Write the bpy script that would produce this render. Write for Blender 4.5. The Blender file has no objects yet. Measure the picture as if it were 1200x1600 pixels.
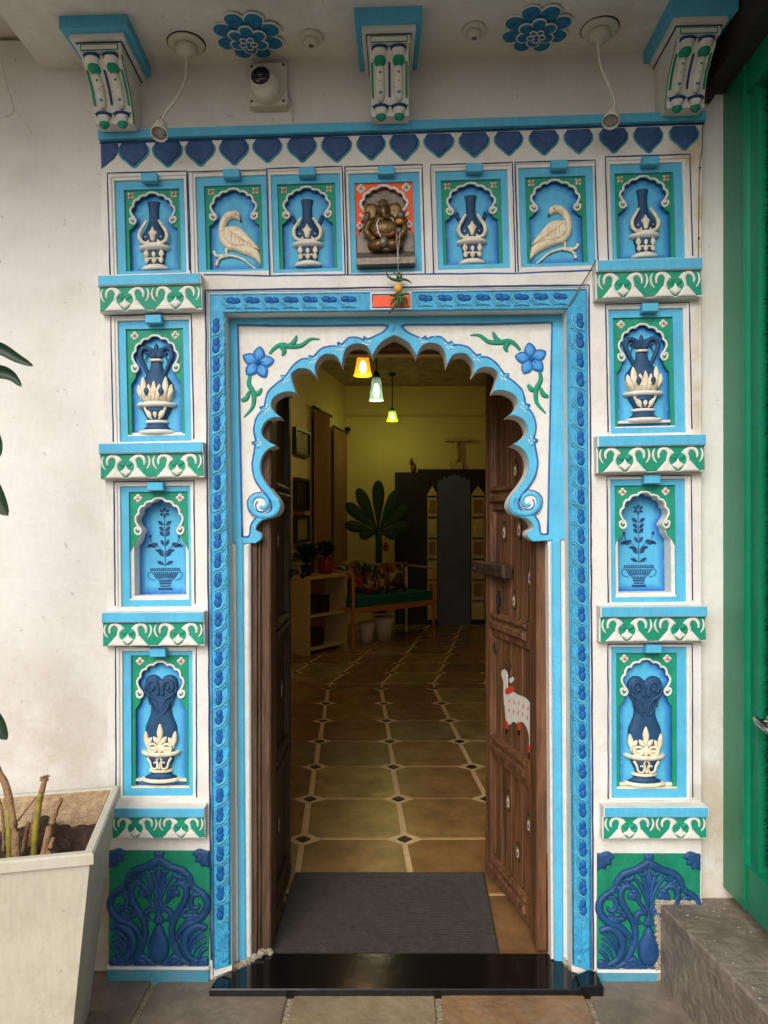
import bpy, bmesh, math, random
import numpy as np
from mathutils import Vector, Matrix
from mathutils.geometry import tessellate_polygon, delaunay_2d_cdt
random.seed(7)
RNG = random.Random(11)
SC = bpy.context.scene
COL = SC.collection

# ------------------------------------------------------------------ camera, sky, sun, exposure
F = 1120.0            # focal length in photograph pixels
S = 0.0021            # metres per photograph pixel on the gate's front plane
D = F * S             # camera distance
HZ = 817.0            # horizon row
H = 1.497             # camera height
cam_d = bpy.data.cameras.new('camera'); cam = bpy.data.objects.new('camera', cam_d); COL.objects.link(cam)
cam_d.sensor_fit = 'VERTICAL'; cam_d.sensor_height = 36; cam_d.lens = 36 * F / 1600
cam_d.shift_y = (HZ - 800) / 1600
cam_d.clip_end = 500; cam_d.clip_start = 0.05
cam.location = (0, -D, H); cam.rotation_euler = (math.radians(90), 0, 0)
SC.camera = cam

SUN_EL, SUN_AZ = 36.0, 18.0     # elevation; degrees to the left of straight behind the camera
world = bpy.data.worlds.new('World'); SC.world = world; world.use_nodes = True
nt = world.node_tree; nt.nodes.clear()
wo = nt.nodes.new('ShaderNodeOutputWorld'); bg = nt.nodes.new('ShaderNodeBackground')
sky = nt.nodes.new('ShaderNodeTexSky'); sky.sky_type = 'NISHITA'; sky.sun_disc = False
sky.sun_elevation = math.radians(SUN_EL); sky.sun_rotation = math.radians(180 + SUN_AZ)
sky.dust_density = 4.0; sky.air_density = 1.0; sky.ozone_density = 1.0
hs = nt.nodes.new('ShaderNodeHueSaturation'); hs.inputs['Saturation'].default_value = 0.32
nt.links.new(sky.outputs[0], hs.inputs['Color']); nt.links.new(hs.outputs[0], bg.inputs[0])
bg.inputs[1].default_value = 0.15
nt.links.new(bg.outputs[0], wo.inputs[0])
sd = bpy.data.lights.new('sun', 'SUN'); so = bpy.data.objects.new('sun', sd); COL.objects.link(so)
sd.energy = 1.35; sd.angle = math.radians(40); sd.color = (1.0, 0.985, 0.955)
_e, _a = math.radians(SUN_EL), math.radians(SUN_AZ)
_dir = Vector((-math.sin(_a) * math.cos(_e), -math.cos(_a) * math.cos(_e), math.sin(_e)))
so.rotation_euler = _dir.to_track_quat('Z', 'Y').to_euler(); so.location = _dir * 8
vs = SC.view_settings; vs.view_transform = 'Standard'; vs.look = 'None'; vs.exposure = 0.14; vs.gamma = 1
vs.use_curve_mapping = False

# ------------------------------------------------------------------ helpers
def W(px, py, y=0.0):
    k = (D + y) / F
    return Vector(((px - 600) * k, y, H + (HZ - py) * k))

def lin(c):
    return tuple(((x / 255) / 12.92 if x / 255 <= 0.04045 else ((x / 255 + 0.055) / 1.055) ** 2.4) for x in c)

def mat(name, rgb, rough=0.55, var=0.10, scale=9.0, bump=0.12, bscale=90.0, metal=0.0, spec=0.4, dirt=None,
        dirt_amt=0.0, dirt_scale=3.0, edge=None, emit=None, coat=0.0, streak=False, rgb2=None, specks=None):
    m = bpy.data.materials.new(name); m.use_nodes = True
    n = m.node_tree; b = n.nodes['Principled BSDF']; L = n.links
    base = lin(rgb)
    geo = n.nodes.new('ShaderNodeNewGeometry')
    pos = geo.outputs['Position']
    if streak:
        mp = n.nodes.new('ShaderNodeMapping'); mp.inputs['Scale'].default_value = (1, 1, 0.09)
        L.new(pos, mp.inputs['Vector']); pos_s = mp.outputs[0]
    else:
        pos_s = pos
    nz = n.nodes.new('ShaderNodeTexNoise'); nz.inputs['Scale'].default_value = scale
    nz.inputs['Detail'].default_value = 6; nz.inputs['Roughness'].default_value = 0.62
    L.new(pos_s, nz.inputs['Vector'])
    mx = n.nodes.new('ShaderNodeMix'); mx.data_type = 'RGBA'
    lo = tuple(x * (1 - var) for x in base); hi = tuple(min(1, x * (1 + var * 0.8)) for x in base)
    if rgb2: hi = lin(rgb2)
    mx.inputs[6].default_value = (*lo, 1); mx.inputs[7].default_value = (*hi, 1)
    rp = n.nodes.new('ShaderNodeMapRange'); rp.inputs['From Min'].default_value = 0.3; rp.inputs['From Max'].default_value = 0.7
    L.new(nz.outputs['Fac'], rp.inputs['Value']); L.new(rp.outputs[0], mx.inputs[0])
    col = mx.outputs[2]
    if var > 0 and not emit:      # faint brush strokes
        mb_ = n.nodes.new('ShaderNodeMapping'); mb_.inputs['Scale'].default_value = (1, 1, 0.16); mb_.inputs['Rotation'].default_value = (0, 0.5, 0)
        L.new(pos, mb_.inputs['Vector']); nb_ = n.nodes.new('ShaderNodeTexNoise'); nb_.inputs['Scale'].default_value = 85; nb_.inputs['Detail'].default_value = 4
        L.new(mb_.outputs[0], nb_.inputs['Vector']); rb_ = n.nodes.new('ShaderNodeMapRange'); rb_.inputs['From Min'].default_value = 0.3; rb_.inputs['From Max'].default_value = 0.7
        amp_ = 0.25 if ('white' in name or 'limewash' in name or 'wall' in name or 'plaster' in name) else 0.8
        rb_.inputs['To Min'].default_value = 1 - 0.08 * amp_; rb_.inputs['To Max'].default_value = 1 + 0.06 * amp_; L.new(nb_.outputs['Fac'], rb_.inputs['Value'])
        vm_ = n.nodes.new('ShaderNodeVectorMath'); vm_.operation = 'SCALE'; L.new(col, vm_.inputs[0]); L.new(rb_.outputs[0], vm_.inputs['Scale']); col = vm_.outputs[0]
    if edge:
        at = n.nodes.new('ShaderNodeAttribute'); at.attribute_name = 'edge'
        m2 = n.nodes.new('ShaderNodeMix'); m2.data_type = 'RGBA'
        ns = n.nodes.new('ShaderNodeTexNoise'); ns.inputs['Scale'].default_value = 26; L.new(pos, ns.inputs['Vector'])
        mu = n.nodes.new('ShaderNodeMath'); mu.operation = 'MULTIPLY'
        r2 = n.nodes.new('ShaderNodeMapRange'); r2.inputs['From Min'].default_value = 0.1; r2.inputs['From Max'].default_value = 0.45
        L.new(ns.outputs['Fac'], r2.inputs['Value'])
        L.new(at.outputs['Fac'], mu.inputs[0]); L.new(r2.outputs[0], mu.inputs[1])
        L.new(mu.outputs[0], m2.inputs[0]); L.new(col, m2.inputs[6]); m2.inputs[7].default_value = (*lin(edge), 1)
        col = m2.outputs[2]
    if dirt:
        nd = n.nodes.new('ShaderNodeTexNoise'); nd.inputs['Scale'].default_value = dirt_scale; nd.inputs['Detail'].default_value = 9
        nd.inputs['Roughness'].default_value = 0.7; L.new(pos_s, nd.inputs['Vector'])
        rd = n.nodes.new('ShaderNodeMapRange'); rd.inputs['From Min'].default_value = 0.48; rd.inputs['From Max'].default_value = 0.78
        rd.inputs['To Max'].default_value = dirt_amt
        L.new(nd.outputs['Fac'], rd.inputs['Value'])
        m3 = n.nodes.new('ShaderNodeMix'); m3.data_type = 'RGBA'
        L.new(rd.outputs[0], m3.inputs[0]); L.new(col, m3.inputs[6]); m3.inputs[7].default_value = (*lin(dirt), 1)
        col = m3.outputs[2]
    if specks:
        nk = n.nodes.new('ShaderNodeTexNoise'); nk.inputs['Scale'].default_value = 42; nk.inputs['Detail'].default_value = 3; L.new(pos, nk.inputs['Vector'])
        rk = n.nodes.new('ShaderNodeMapRange'); rk.inputs['From Min'].default_value = 0.69; rk.inputs['From Max'].default_value = 0.76; rk.inputs['To Max'].default_value = 0.4
        L.new(nk.outputs['Fac'], rk.inputs['Value']); m4 = n.nodes.new('ShaderNodeMix'); m4.data_type = 'RGBA'
        L.new(rk.outputs[0], m4.inputs[0]); L.new(col, m4.inputs[6]); m4.inputs[7].default_value = (*lin(specks), 1); col = m4.outputs[2]
    L.new(col, b.inputs['Base Color'])
    b.inputs['Roughness'].default_value = rough + (0.1 if 'paint' in name else 0); b.inputs['Metallic'].default_value = metal
    b.inputs['Specular IOR Level'].default_value = spec
    if coat: b.inputs['Coat Weight'].default_value = coat; b.inputs['Coat Roughness'].default_value = 0.15
    if bump:
        nb = n.nodes.new('ShaderNodeTexNoise'); nb.inputs['Scale'].default_value = bscale; nb.inputs['Detail'].default_value = 5
        L.new(pos_s if streak else pos, nb.inputs['Vector'])
        nb2 = n.nodes.new('ShaderNodeTexNoise'); nb2.inputs['Scale'].default_value = bscale * 0.16; nb2.inputs['Detail'].default_value = 3
        L.new(pos_s if streak else pos, nb2.inputs['Vector'])
        ad = n.nodes.new('ShaderNodeMath'); ad.operation = 'MULTIPLY_ADD'; ad.inputs[1].default_value = 2.2
        L.new(nb2.outputs['Fac'], ad.inputs[0]); L.new(nb.outputs['Fac'], ad.inputs[2])
        bp = n.nodes.new('ShaderNodeBump'); bp.inputs['Strength'].default_value = min(1, bump * 1.6); bp.inputs['Distance'].default_value = 0.006
        L.new(ad.outputs[0], bp.inputs['Height']); L.new(bp.outputs[0], b.inputs['Normal'])
    if emit:
        b.inputs['Emission Color'].default_value = (*emit[0], 1); b.inputs['Emission Strength'].default_value = emit[1]
    return m

M = {}
M['white'] = mat('white_limewash', (222, 218, 211), 0.75, 0.07, 5, 0.3, 60, dirt=(172, 158, 138), dirt_amt=0.50, dirt_scale=4.5, specks=(140, 124, 104))
M['white2'] = mat('white_relief_paint', (222, 219, 211), 0.6, 0.06, 14, 0.15, 90, dirt=(168, 146, 112), dirt_amt=0.35, dirt_scale=30)
M['cream'] = mat('cream_relief_paint', (232, 222, 196), 0.55, 0.08, 30, 0.2, 120, dirt=(196, 132, 52), dirt_amt=0.75, dirt_scale=55)
M['blue'] = mat('sky_blue_paint', (82, 176, 212), 0.5, 0.12, 12, 0.16, 80, dirt=(120, 170, 190), dirt_amt=0.3, dirt_scale=20)
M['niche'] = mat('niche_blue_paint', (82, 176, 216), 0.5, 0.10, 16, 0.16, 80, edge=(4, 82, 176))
M['deep'] = mat('deep_blue_paint', (14, 88, 154), 0.5, 0.3, 60, 0.3, 110, dirt=(40, 130, 180), dirt_amt=0.5, dirt_scale=70)
M['rope'] = mat('turquoise_blue_paint', (56, 154, 196), 0.45, 0.26, 30, 0.25, 90, dirt=(110, 185, 210), dirt_amt=0.5, dirt_scale=40)
M['navy'] = mat('navy_paint', (34, 72, 108), 0.5, 0.2, 25, 0.2, 90)
M['inky'] = mat('dark_navy_line_paint', (36, 64, 112), 0.6, 0.25, 30, 0.0)
M['line'] = mat('blue_line_paint', (38, 98, 165), 0.55, 0.25, 30, 0.0)
M['green'] = mat('emerald_paint', (12, 140, 108), 0.5, 0.13, 14, 0.18, 80, dirt=(90, 160, 130), dirt_amt=0.25, dirt_scale=25)
M['orange'] = mat('orange_paint', (240, 98, 52), 0.55, 0.08, 18, 0.15, 90, dirt=(200, 90, 60), dirt_amt=0.4, dirt_scale=30)
M['featherd'] = mat('dark_feather_paint', (36, 30, 22), 0.6, 0.3, 60, 0.0)
M['ochre'] = mat('ochre_touch', (206, 138, 62), 0.6, 0.2, 60, 0.1)
M['redo'] = mat('red_orange_touch', (206, 92, 52), 0.6, 0.2, 60, 0.0)
M['heart'] = mat('heart_navy_paint', (46, 76, 124), 0.5, 0.22, 26, 0.2, 90, dirt=(90, 105, 140), dirt_amt=0.5, dirt_scale=40)
M['aqua'] = mat('aqua_outline_paint', (52, 150, 170), 0.5, 0.2, 40, 0.15)
M['basegreen'] = mat('base_green_paint', (14, 130, 96), 0.5, 0.2, 12, 0.18, 70, dirt=(16, 60, 50), dirt_amt=0.6, dirt_scale=9)
M['basenavy'] = mat('base_navy_paint', (28, 70, 118), 0.42, 0.3, 20, 0.22, 90, dirt=(30, 90, 110), dirt_amt=0.45, dirt_scale=22)
M['plinthblue'] = mat('plinth_blue_paint', (74, 146, 170), 0.6, 0.15, 14, 0.25, 60, dirt=(110, 120, 110), dirt_amt=0.6, dirt_scale=14)
M['brass'] = mat('aged_brass', (118, 92, 56), 0.36, 0.35, 40, 0.2, 120, metal=0.55, dirt=(60, 46, 34), dirt_amt=0.8, dirt_scale=40)
M['bronze'] = mat('grey_bronze', (118, 106, 94), 0.4, 0.25, 30, 0.2, 120, metal=0.35, dirt=(60, 52, 44), dirt_amt=0.6, dirt_scale=30)
M['copper'] = mat('copper_brown', (112, 64, 40), 0.35, 0.25, 30, 0.15, 120, metal=0.45)
M['plastic'] = mat('white_plastic', (206, 202, 190), 0.4, 0.04, 20, 0.0)
M['glassblack'] = mat('black_lens_glass', (10, 11, 12), 0.12, 0.1, 20, 0.0, spec=0.6)
M['wood'] = mat('old_brown_wood', (108, 72, 46), 0.5, 0.6, 40, 0.8, 150, dirt=(38, 29, 23), dirt_amt=1.0, dirt_scale=13, streak=True)
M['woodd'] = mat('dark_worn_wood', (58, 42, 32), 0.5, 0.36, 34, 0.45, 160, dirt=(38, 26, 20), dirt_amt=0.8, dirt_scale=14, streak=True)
M['iron'] = mat('black_iron', (42, 36, 32), 0.5, 0.3, 30, 0.3, 90, metal=0.6)
M['granite'] = mat('polished_black_granite', (14, 14, 16), 0.13, 0.3, 200, 0.03, 30, spec=0.5)
M['ropelight'] = mat('light_turquoise_paint', (84, 168, 200), 0.45, 0.2, 30, 0.2, 90)
M['groundm'] = mat('old_court_paving', (94, 88, 80), 0.9, 0.25, 6, 0.4, 20)
M['blackdoor'] = mat('blackened_wood', (30, 20, 15), 0.5, 0.3, 30, 0.2)
M['rib'] = mat('paler_grey_rib', (64, 58, 53), 0.95, 0.3, 40, 0.3, 200, dirt=(58, 52, 46), dirt_amt=0.7, dirt_scale=7)  # ribs coloured paler than the mat base for contrast
M['mat'] = mat('dark_grey_ribbed_mat', (48, 44, 41), 0.9, 0.15, 8, 0.2, 120, dirt=(98, 90, 80), dirt_amt=0.35, dirt_scale=9)
M['grout'] = mat('pale_tan_grout', (214, 184, 132), 0.8, 0.15, 30, 0.3, 150, dirt=(140, 110, 74), dirt_amt=0.5, dirt_scale=20)
M['groutout'] = mat('sandy_grout', (158, 144, 118), 0.95, 0.3, 80, 0.9, 200, dirt=(90, 78, 62), dirt_amt=0.7, dirt_scale=60)
M['black'] = mat('black_stone_inlay', (28, 20, 18), 0.35, 0.2, 30, 0.0)
M['stone'] = mat('grey_kota_stone', (116, 104, 92), 0.55, 0.45, 7, 0.8, 50, dirt=(168, 156, 140), dirt_amt=0.5, dirt_scale=22)
M['spatter'] = mat('old_plaster_spatter', (172, 164, 150), 0.9, 0.2, 60, 0.3)
M['concrete'] = mat('worn_cement_plaster', (160, 150, 132), 0.9, 0.2, 60, 0.8, 150)
M['planter'] = mat('cream_fibre_planter', (194, 187, 168), 0.6, 0.07, 5, 0.15, 50, dirt=(150, 136, 108), dirt_amt=0.5, dirt_scale=6, specks=(120, 100, 76))
M['planterin'] = mat('rough_speckled_inside', (196, 168, 132), 0.95, 0.3, 90, 0.9, 190, dirt=(120, 88, 56), dirt_amt=0.8, dirt_scale=45)
M['soil'] = mat('dark_soil', (58, 42, 34), 0.95, 0.5, 50, 1.0, 80, dirt=(112, 84, 64), dirt_amt=0.5, dirt_scale=60)
M['leaf'] = mat('dark_green_leaf', (34, 58, 34), 0.5, 0.3, 30, 0.1, 60)
M['stemg'] = mat('yellow_green_stem', (140, 130, 52), 0.5, 0.3, 40, 0.2, 80, dirt=(110, 70, 40), dirt_amt=0.6, dirt_scale=30)
M['dry'] = mat('dry_brown_stem', (150, 116, 84), 0.85, 0.3, 60, 0.6, 150, dirt=(86, 58, 40), dirt_amt=0.7, dirt_scale=60)
M['gate'] = mat('green_gate_enamel', (12, 120, 84), 0.33, 0.06, 6, 0.05, 60, dirt=(60, 140, 105), dirt_amt=0.25, dirt_scale=14, spec=0.5)
M['turf'] = mat('artificial_turf', (30, 36, 20), 0.85, 0.4, 60, 0.0, dirt=(20, 26, 14), dirt_amt=0.6, dirt_scale=30)
M['darkbeam'] = mat('dark_brown_steel', (46, 40, 36), 0.6, 0.2, 10, 0.1, 60)
M['steel'] = mat('brushed_steel', (190, 188, 182), 0.25, 0.05, 20, 0.0, metal=1.0)
M['inwall'] = mat('cream_yellow_wall', (222, 200, 132), 0.75, 0.06, 3, 0.1, 50)
M['inceil'] = mat('rough_stone_ceiling', (176, 160, 124), 0.9, 0.4, 9, 1.0, 14, dirt=(90, 78, 50), dirt_amt=0.8, dirt_scale=6)
M['curtain'] = mat('brown_curtain', (150, 112, 66), 0.85, 0.2, 20, 0.1)
M['frame'] = mat('dark_picture_frame', (34, 26, 20), 0.4, 0.2, 30, 0.0)
M['picture'] = mat('faded_print', (150, 130, 90), 0.6, 0.4, 30, 0.0)
M['shelf'] = mat('cream_shelf_paint', (196, 172, 116), 0.5, 0.06, 10, 0.05)
M['palm'] = mat('painted_palm_green', (34, 72, 30), 0.45, 0.2, 20, 0.1)
M['seat'] = mat('teal_green_cushion', (10, 96, 84), 0.8, 0.15, 20, 0.2, 100)
M['benchwood'] = mat('orange_brown_bench', (190, 120, 62), 0.45, 0.2, 30, 0.1)
M['pot'] = mat('white_ceramic_pot', (216, 200, 176), 0.35, 0.1, 10, 0.05)
M['potred'] = mat('red_patterned_pot', (150, 44, 38), 0.45, 0.35, 40, 0.1)
M['doorcream'] = mat('cream_carved_door_paint', (206, 186, 130), 0.6, 0.2, 20, 0.3)
M['passagelight'] = mat('passage_daylight_blue', (92, 98, 132), 0.7, 0.15, 4, 0.0)  # the passage's weak daylight is put into this colour
M['lemon'] = mat('lemon_skin', (222, 168, 66), 0.4, 0.15, 40, 0.2, 150)
M['chilli'] = mat('green_chilli', (52, 84, 30), 0.35, 0.3, 40, 0.1, dirt=(30, 40, 20), dirt_amt=0.5, dirt_scale=50)
M['thread'] = mat('pale_thread', (220, 214, 204), 0.7, 0.05, 30, 0.0)
M['cow'] = mat('white_painted_cow', (208, 200, 188), 0.6, 0.12, 40, 0.0)
M['bodyred'] = mat('red_paint_mark', (196, 58, 34), 0.6, 0.15, 40, 0.0)
M['featherg'] = mat('olive_feather_paint', (76, 74, 40), 0.6, 0.3, 60, 0.0)
M['feathero'] = mat('gold_feather_paint', (176, 120, 56), 0.6, 0.3, 60, 0.0)

def flowercloth():
    m = bpy.data.materials.new('floral_fabric'); m.use_nodes = True
    n = m.node_tree; b = n.nodes['Principled BSDF']
    tc = n.nodes.new('ShaderNodeNewGeometry'); v = n.nodes.new('ShaderNodeTexVoronoi'); v.inputs['Scale'].default_value = 19
    n.links.new(tc.outputs['Position'], v.inputs['Vector'])
    r = n.nodes.new('ShaderNodeValToRGB'); r.color_ramp.interpolation = 'CONSTANT'
    cs = [(0, (150, 30, 36)), (0.14, (34, 54, 34)), (0.42, (150, 110, 50)), (0.52, (160, 150, 120)), (0.62, (36, 46, 60)), (0.85, (140, 60, 50))]
    while len(r.color_ramp.elements) < len(cs): r.color_ramp.elements.new(0.5)
    for e, (p, c) in zip(r.color_ramp.elements, cs): e.position = p; e.color = (*lin(c), 1)
    s = n.nodes.new('ShaderNodeSeparateColor'); n.links.new(v.outputs['Color'], s.inputs[0]); n.links.new(s.outputs[0], r.inputs[0])
    n.links.new(r.outputs[0], b.inputs['Base Color']); b.inputs['Roughness'].default_value = 0.85
    return m
M['floral'] = flowercloth()

def spl(pts, n=6, closed=False):
    """Catmull-Rom through points; a point with a third value True is a sharp corner (2-D only)."""
    P = [Vector(p[:2] + (0,)) if len(p) == 2 or isinstance(p[2], bool) else Vector(p) for p in [tuple(q) for q in pts]]
    C = [len(p) == 3 and isinstance(p[2], bool) and p[2] for p in [tuple(q) for q in pts]]
    out = []; N = len(P)
    rng = N if closed else N - 1
    for i in range(rng):
        p1, p2 = P[i], P[(i + 1) % N]
        p0 = P[i - 1] if (closed or i > 0) else p1
        p3 = P[(i + 2) % N] if (closed or i + 2 < N) else p2
        if C[i]: p0 = p1
        if C[(i + 1) % N]: p3 = p2
        for k in range(n):
            t = k / n; t2 = t * t; t3 = t2 * t
            out.append(0.5 * ((2 * p1) + (p2 - p0) * t + (2 * p0 - 5 * p1 + 4 * p2 - p3) * t2 + (3 * p1 - p0 - 3 * p2 + p3) * t3))
    if not closed: out.append(P[-1])
    return [(v.x, v.y) if all(len(q) == 2 or isinstance(q[2], bool) for q in [tuple(z) for z in pts]) else (v.x, v.y, v.z) for v in out]

def mir(pts, cx=0.0): return [(2 * cx - p[0],) + tuple(p[1:]) for p in pts]
def area(P): return 0.5 * sum(P[i][0] * P[(i + 1) % len(P)][1] - P[(i + 1) % len(P)][0] * P[i][1] for i in range(len(P)))
def rect(x0, y0, x1, y1): return [(x0, y0), (x1, y0), (x1, y1), (x0, y1)]
def ell(cx, cy, a, b, n=20, rot=0):
    r = math.radians(rot); o = []
    for i in range(n):
        t = 2 * math.pi * i / n; x = a * math.cos(t); y = b * math.sin(t)
        o.append((cx + x * math.cos(r) - y * math.sin(r), cy + x * math.sin(r) + y * math.cos(r)))
    return o
def drop(cx, cy, L, w, ang, n=6):
    """Leaf/petal outline from (cx, cy), length L, half-width w, pointing ang degrees (0 = up, clockwise)."""
    pts = [(0, 0), (w * 0.8, L * 0.35), (w, L * 0.6), (w * 0.5, L * 0.88), (0, L), (-w * 0.5, L * 0.88), (-w, L * 0.6), (-w * 0.8, L * 0.35)]
    a = math.radians(ang); o = []
    for x, y in pts: o.append((cx + x * math.cos(a) + y * math.sin(a), cy + x * math.sin(a) - y * math.cos(a)))
    o[0] = (*o[0], True); o[4] = (*o[4], True)
    return spl(o, 4, True)

class MB:
    """Collects shapes. Local axes: u right, v down (photo pixels), w towards the viewer."""
    def __init__(s): s.v = []; s.f = []; s.sm = []; s.e = {}
    def add(s, vs, fs, sm=False, e=None):
        b = len(s.v); s.v += [tuple(x) for x in vs]
        s.f += [tuple(i + b for i in f) for f in fs]; s.sm += [sm] * len(fs)
        if e is not None:
            for i, x in enumerate(e): s.e[b + i] = x
        return s
    def prism(s, poly, w0, w1, ch=0.0, holes=()):
        loops = [list(poly)] + [list(h) for h in holes]
        def inset(P, d, outer):
            a = area(P); sg = (1 if a > 0 else -1) * (1 if outer else -1); o = []; N = len(P)
            for i in range(N):
                p0, p, p1 = P[i - 1], P[i], P[(i + 1) % N]
                e0 = (p[0] - p0[0], p[1] - p0[1]); e1 = (p1[0] - p[0], p1[1] - p[1])
                l0 = math.hypot(*e0) or 1; l1 = math.hypot(*e1) or 1
                n0 = (-e0[1] / l0, e0[0] / l0); n1 = (-e1[1] / l1, e1[0] / l1)
                nx, ny = n0[0] + n1[0], n0[1] + n1[1]; q = nx * nx + ny * ny
                k = 2 / q if q > 0.35 else 1.6
                o.append((p[0] + sg * d * nx * k, p[1] + sg * d * ny * k))
            return o
        front = [inset(P, ch, i == 0) for i, P in enumerate(loops)] if ch else loops
        n = sum(len(P) for P in loops); flat = [p for P in loops for p in P]; ff = [p for P in front for p in P]
        if holes:
            ed = []; st = 0
            for P in loops: ed += [(st + i, st + (i + 1) % len(P)) for i in range(len(P))]; st += len(P)
            vv, _e, cf, ov, *_ = delaunay_2d_cdt([Vector((p[0], p[1])) for p in flat], ed, [], 0, 1e-6)
            def inp(x, y, P):
                c = False; N = len(P)
                for i in range(N):
                    a, b = P[i], P[(i + 1) % N]
                    if (a[1] > y) != (b[1] > y) and x < (b[0] - a[0]) * (y - a[1]) / (b[1] - a[1]) + a[0]: c = not c
                return c
            tri = []
            for t in cf:
                x = sum(vv[i].x for i in t) / len(t); y = sum(vv[i].y for i in t) / len(t)
                if inp(x, y, loops[0]) and not any(inp(x, y, h) for h in loops[1:]):
                    q = [ov[i][0] if ov[i] else None for i in t]
                    if None not in q: tri.append(tuple(q))
        else:
            tri = tessellate_polygon([[Vector((p[0], p[1], 0)) for p in P] for P in loops])
        vs = [(p[0], p[1], w0) for p in flat] + [(p[0], p[1], w1 - ch) for p in flat]
        if ch: vs += [(p[0], p[1], w1) for p in ff]
        fs = [tuple(t) for t in tri]; top = 2 * n if ch else n
        fs += [tuple(i + top for i in t) for t in tri]
        st = 0
        for P in loops:
            m = len(P)
            for i in range(m):
                a, b = st + i, st + (i + 1) % m
                fs.append((a, b, b + n, a + n))
                if ch: fs.append((a + n, b + n, b + 2 * n, a + 2 * n))
            st += m
        return s.add(vs, fs)
    def puff(s, poly, h, r, w0=0.0, e=0.6, step=2.0, holes=(), attr=None):
        """Rounded relief: height rises from the outline to h at distance r inside it."""
        def res(P):
            o = []; N = len(P)
            for i in range(N):
                a, b = P[i], P[(i + 1) % N]; k = max(1, int(math.hypot(b[0] - a[0], b[1] - a[1]) / (step * 1.3)))
                for j in range(k): o.append((a[0] + (b[0] - a[0]) * j / k, a[1] + (b[1] - a[1]) * j / k))
            return o
        loops = [res(P) for P in [poly] + list(holes)]
        segs = np.array([(P[i][0], P[i][1], P[(i + 1) % len(P)][0], P[(i + 1) % len(P)][1]) for P in loops for i in range(len(P))])
        A = segs[:, :2]; Bv = segs[:, 2:] - A; LL = (Bv ** 2).sum(1) + 1e-9
        def dist(Q):
            Q = np.asarray(Q)[:, None, :]; t = np.clip(((Q - A) * Bv).sum(2) / LL, 0, 1)
            return np.sqrt((((A + t[..., None] * Bv) - Q) ** 2).sum(2)).min(1)
        def inside(Q):
            Q = np.asarray(Q); x = Q[:, 0:1]; y = Q[:, 1:2]
            y0, y1, x0, x1 = segs[:, 1], segs[:, 3], segs[:, 0], segs[:, 2]
            c = ((y0 > y) != (y1 > y)) & (x < (x1 - x0) * (y - y0) / (y1 - y0 + 1e-12) + x0)
            return c.sum(1) % 2 == 1
        xs = np.arange(min(p[0] for p in loops[0]) + step / 2, max(p[0] for p in loops[0]), step)
        ys = np.arange(min(p[1] for p in loops[0]) + step / 2, max(p[1] for p in loops[0]), step * 0.87)
        G = np.array([(x + (step / 2 if j % 2 else 0), y) for j, y in enumerate(ys) for x in xs]).reshape(-1, 2)
        if len(G): G = G[inside(G)]
        if len(G): G = G[dist(G) > step * 0.45]
        pts = [Vector(p) for P in loops for p in P] + [Vector((float(g[0]), float(g[1]))) for g in G]
        ed = []; st = 0
        for P in loops:
            ed += [(st + i, st + (i + 1) % len(P)) for i in range(len(P))]; st += len(P)
        vv, ee, ff, *_ = delaunay_2d_cdt(pts, ed, [], 0, 1e-5)
        V2 = np.array([(p.x, p.y) for p in vv]); dd = dist(V2)
        cen = np.array([V2[list(f)].mean(0) for f in ff]); ok = inside(cen)
        t = np.clip(dd / r, 0, 1); hh = w0 + e + h * np.sqrt(np.maximum(0, 1 - (1 - t) ** 2))
        at = None
        if attr: at = list(np.clip(1 - dd / attr, 0, 1))
        b = len(s.v)
        fs = [tuple(f) for f, o in zip(ff, ok) if o]
        s.add([(V2[i][0], V2[i][1], hh[i]) for i in range(len(V2))], fs, True, at)
        if e > 0:
            for P in loops:
                m = len(P)
                s.add([(p[0], p[1], w0 + e) for p in P] + [(p[0], p[1], w0) for p in P],
                      [(i, (i + 1) % m, (i + 1) % m + m, i + m) for i in range(m)])
        return s
    def tube(s, path, rad, seg=8, flat=1.0, w=0.0):
        P = [Vector((p[0], p[1], p[2] if len(p) > 2 else w)) for p in path]; n = len(P)
        R = [rad(i / (n - 1)) if callable(rad) else (rad[i] if isinstance(rad, (list, tuple)) else rad) for i in range(n)]
        vs = []; fs = []
        for i, p in enumerate(P):
            t = (P[min(n - 1, i + 1)] - P[max(0, i - 1)])
            if t.length < 1e-9: t = Vector((0, 1, 0))
            t.normalize(); up = Vector((0, 0, 1))
            if abs(t.z) > 0.95: up = Vector((0, 1, 0))
            nn = t.cross(up).normalized(); bb = nn.cross(t).normalized()
            for k in range(seg):
                a = 2 * math.pi * k / seg
                vs.append(p + nn * (R[i] * math.cos(a)) + bb * (R[i] * flat * math.sin(a)))
        for i in range(n - 1):
            for k in range(seg):
                k2 = (k + 1) % seg
                fs.append((i * seg + k, i * seg + k2, (i + 1) * seg + k2, (i + 1) * seg + k))
        fs.append(tuple(range(seg))); fs.append(tuple((n - 1) * seg + k for k in range(seg)))
        return s.add(vs, fs, True)
    def lathe(s, prof, cx=0.0, vb=0.0, seg=16, ds=0.6, full=False, w0=0.0, sm=True):
        """prof: (radius, height); half turned body towards the viewer, flattened by ds."""
        vs = []; fs = []; n = len(prof); A = seg if full else seg + 1
        for r, h in prof:
            for k in range(A):
                a = (2 * math.pi if full else math.pi) * k / seg
                vs.append((cx + r * math.cos(a), vb - h, w0 + r * ds * math.sin(a)))
        for i in range(n - 1):
            for k in range(seg):
                k2 = (k + 1) % A
                fs.append((i * A + k, i * A + k2, (i + 1) * A + k2, (i + 1) * A + k))
        fs.append(tuple(range(A))); fs.append(tuple((n - 1) * A + k for k in range(A)))
        return s.add(vs, fs, sm)
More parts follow.
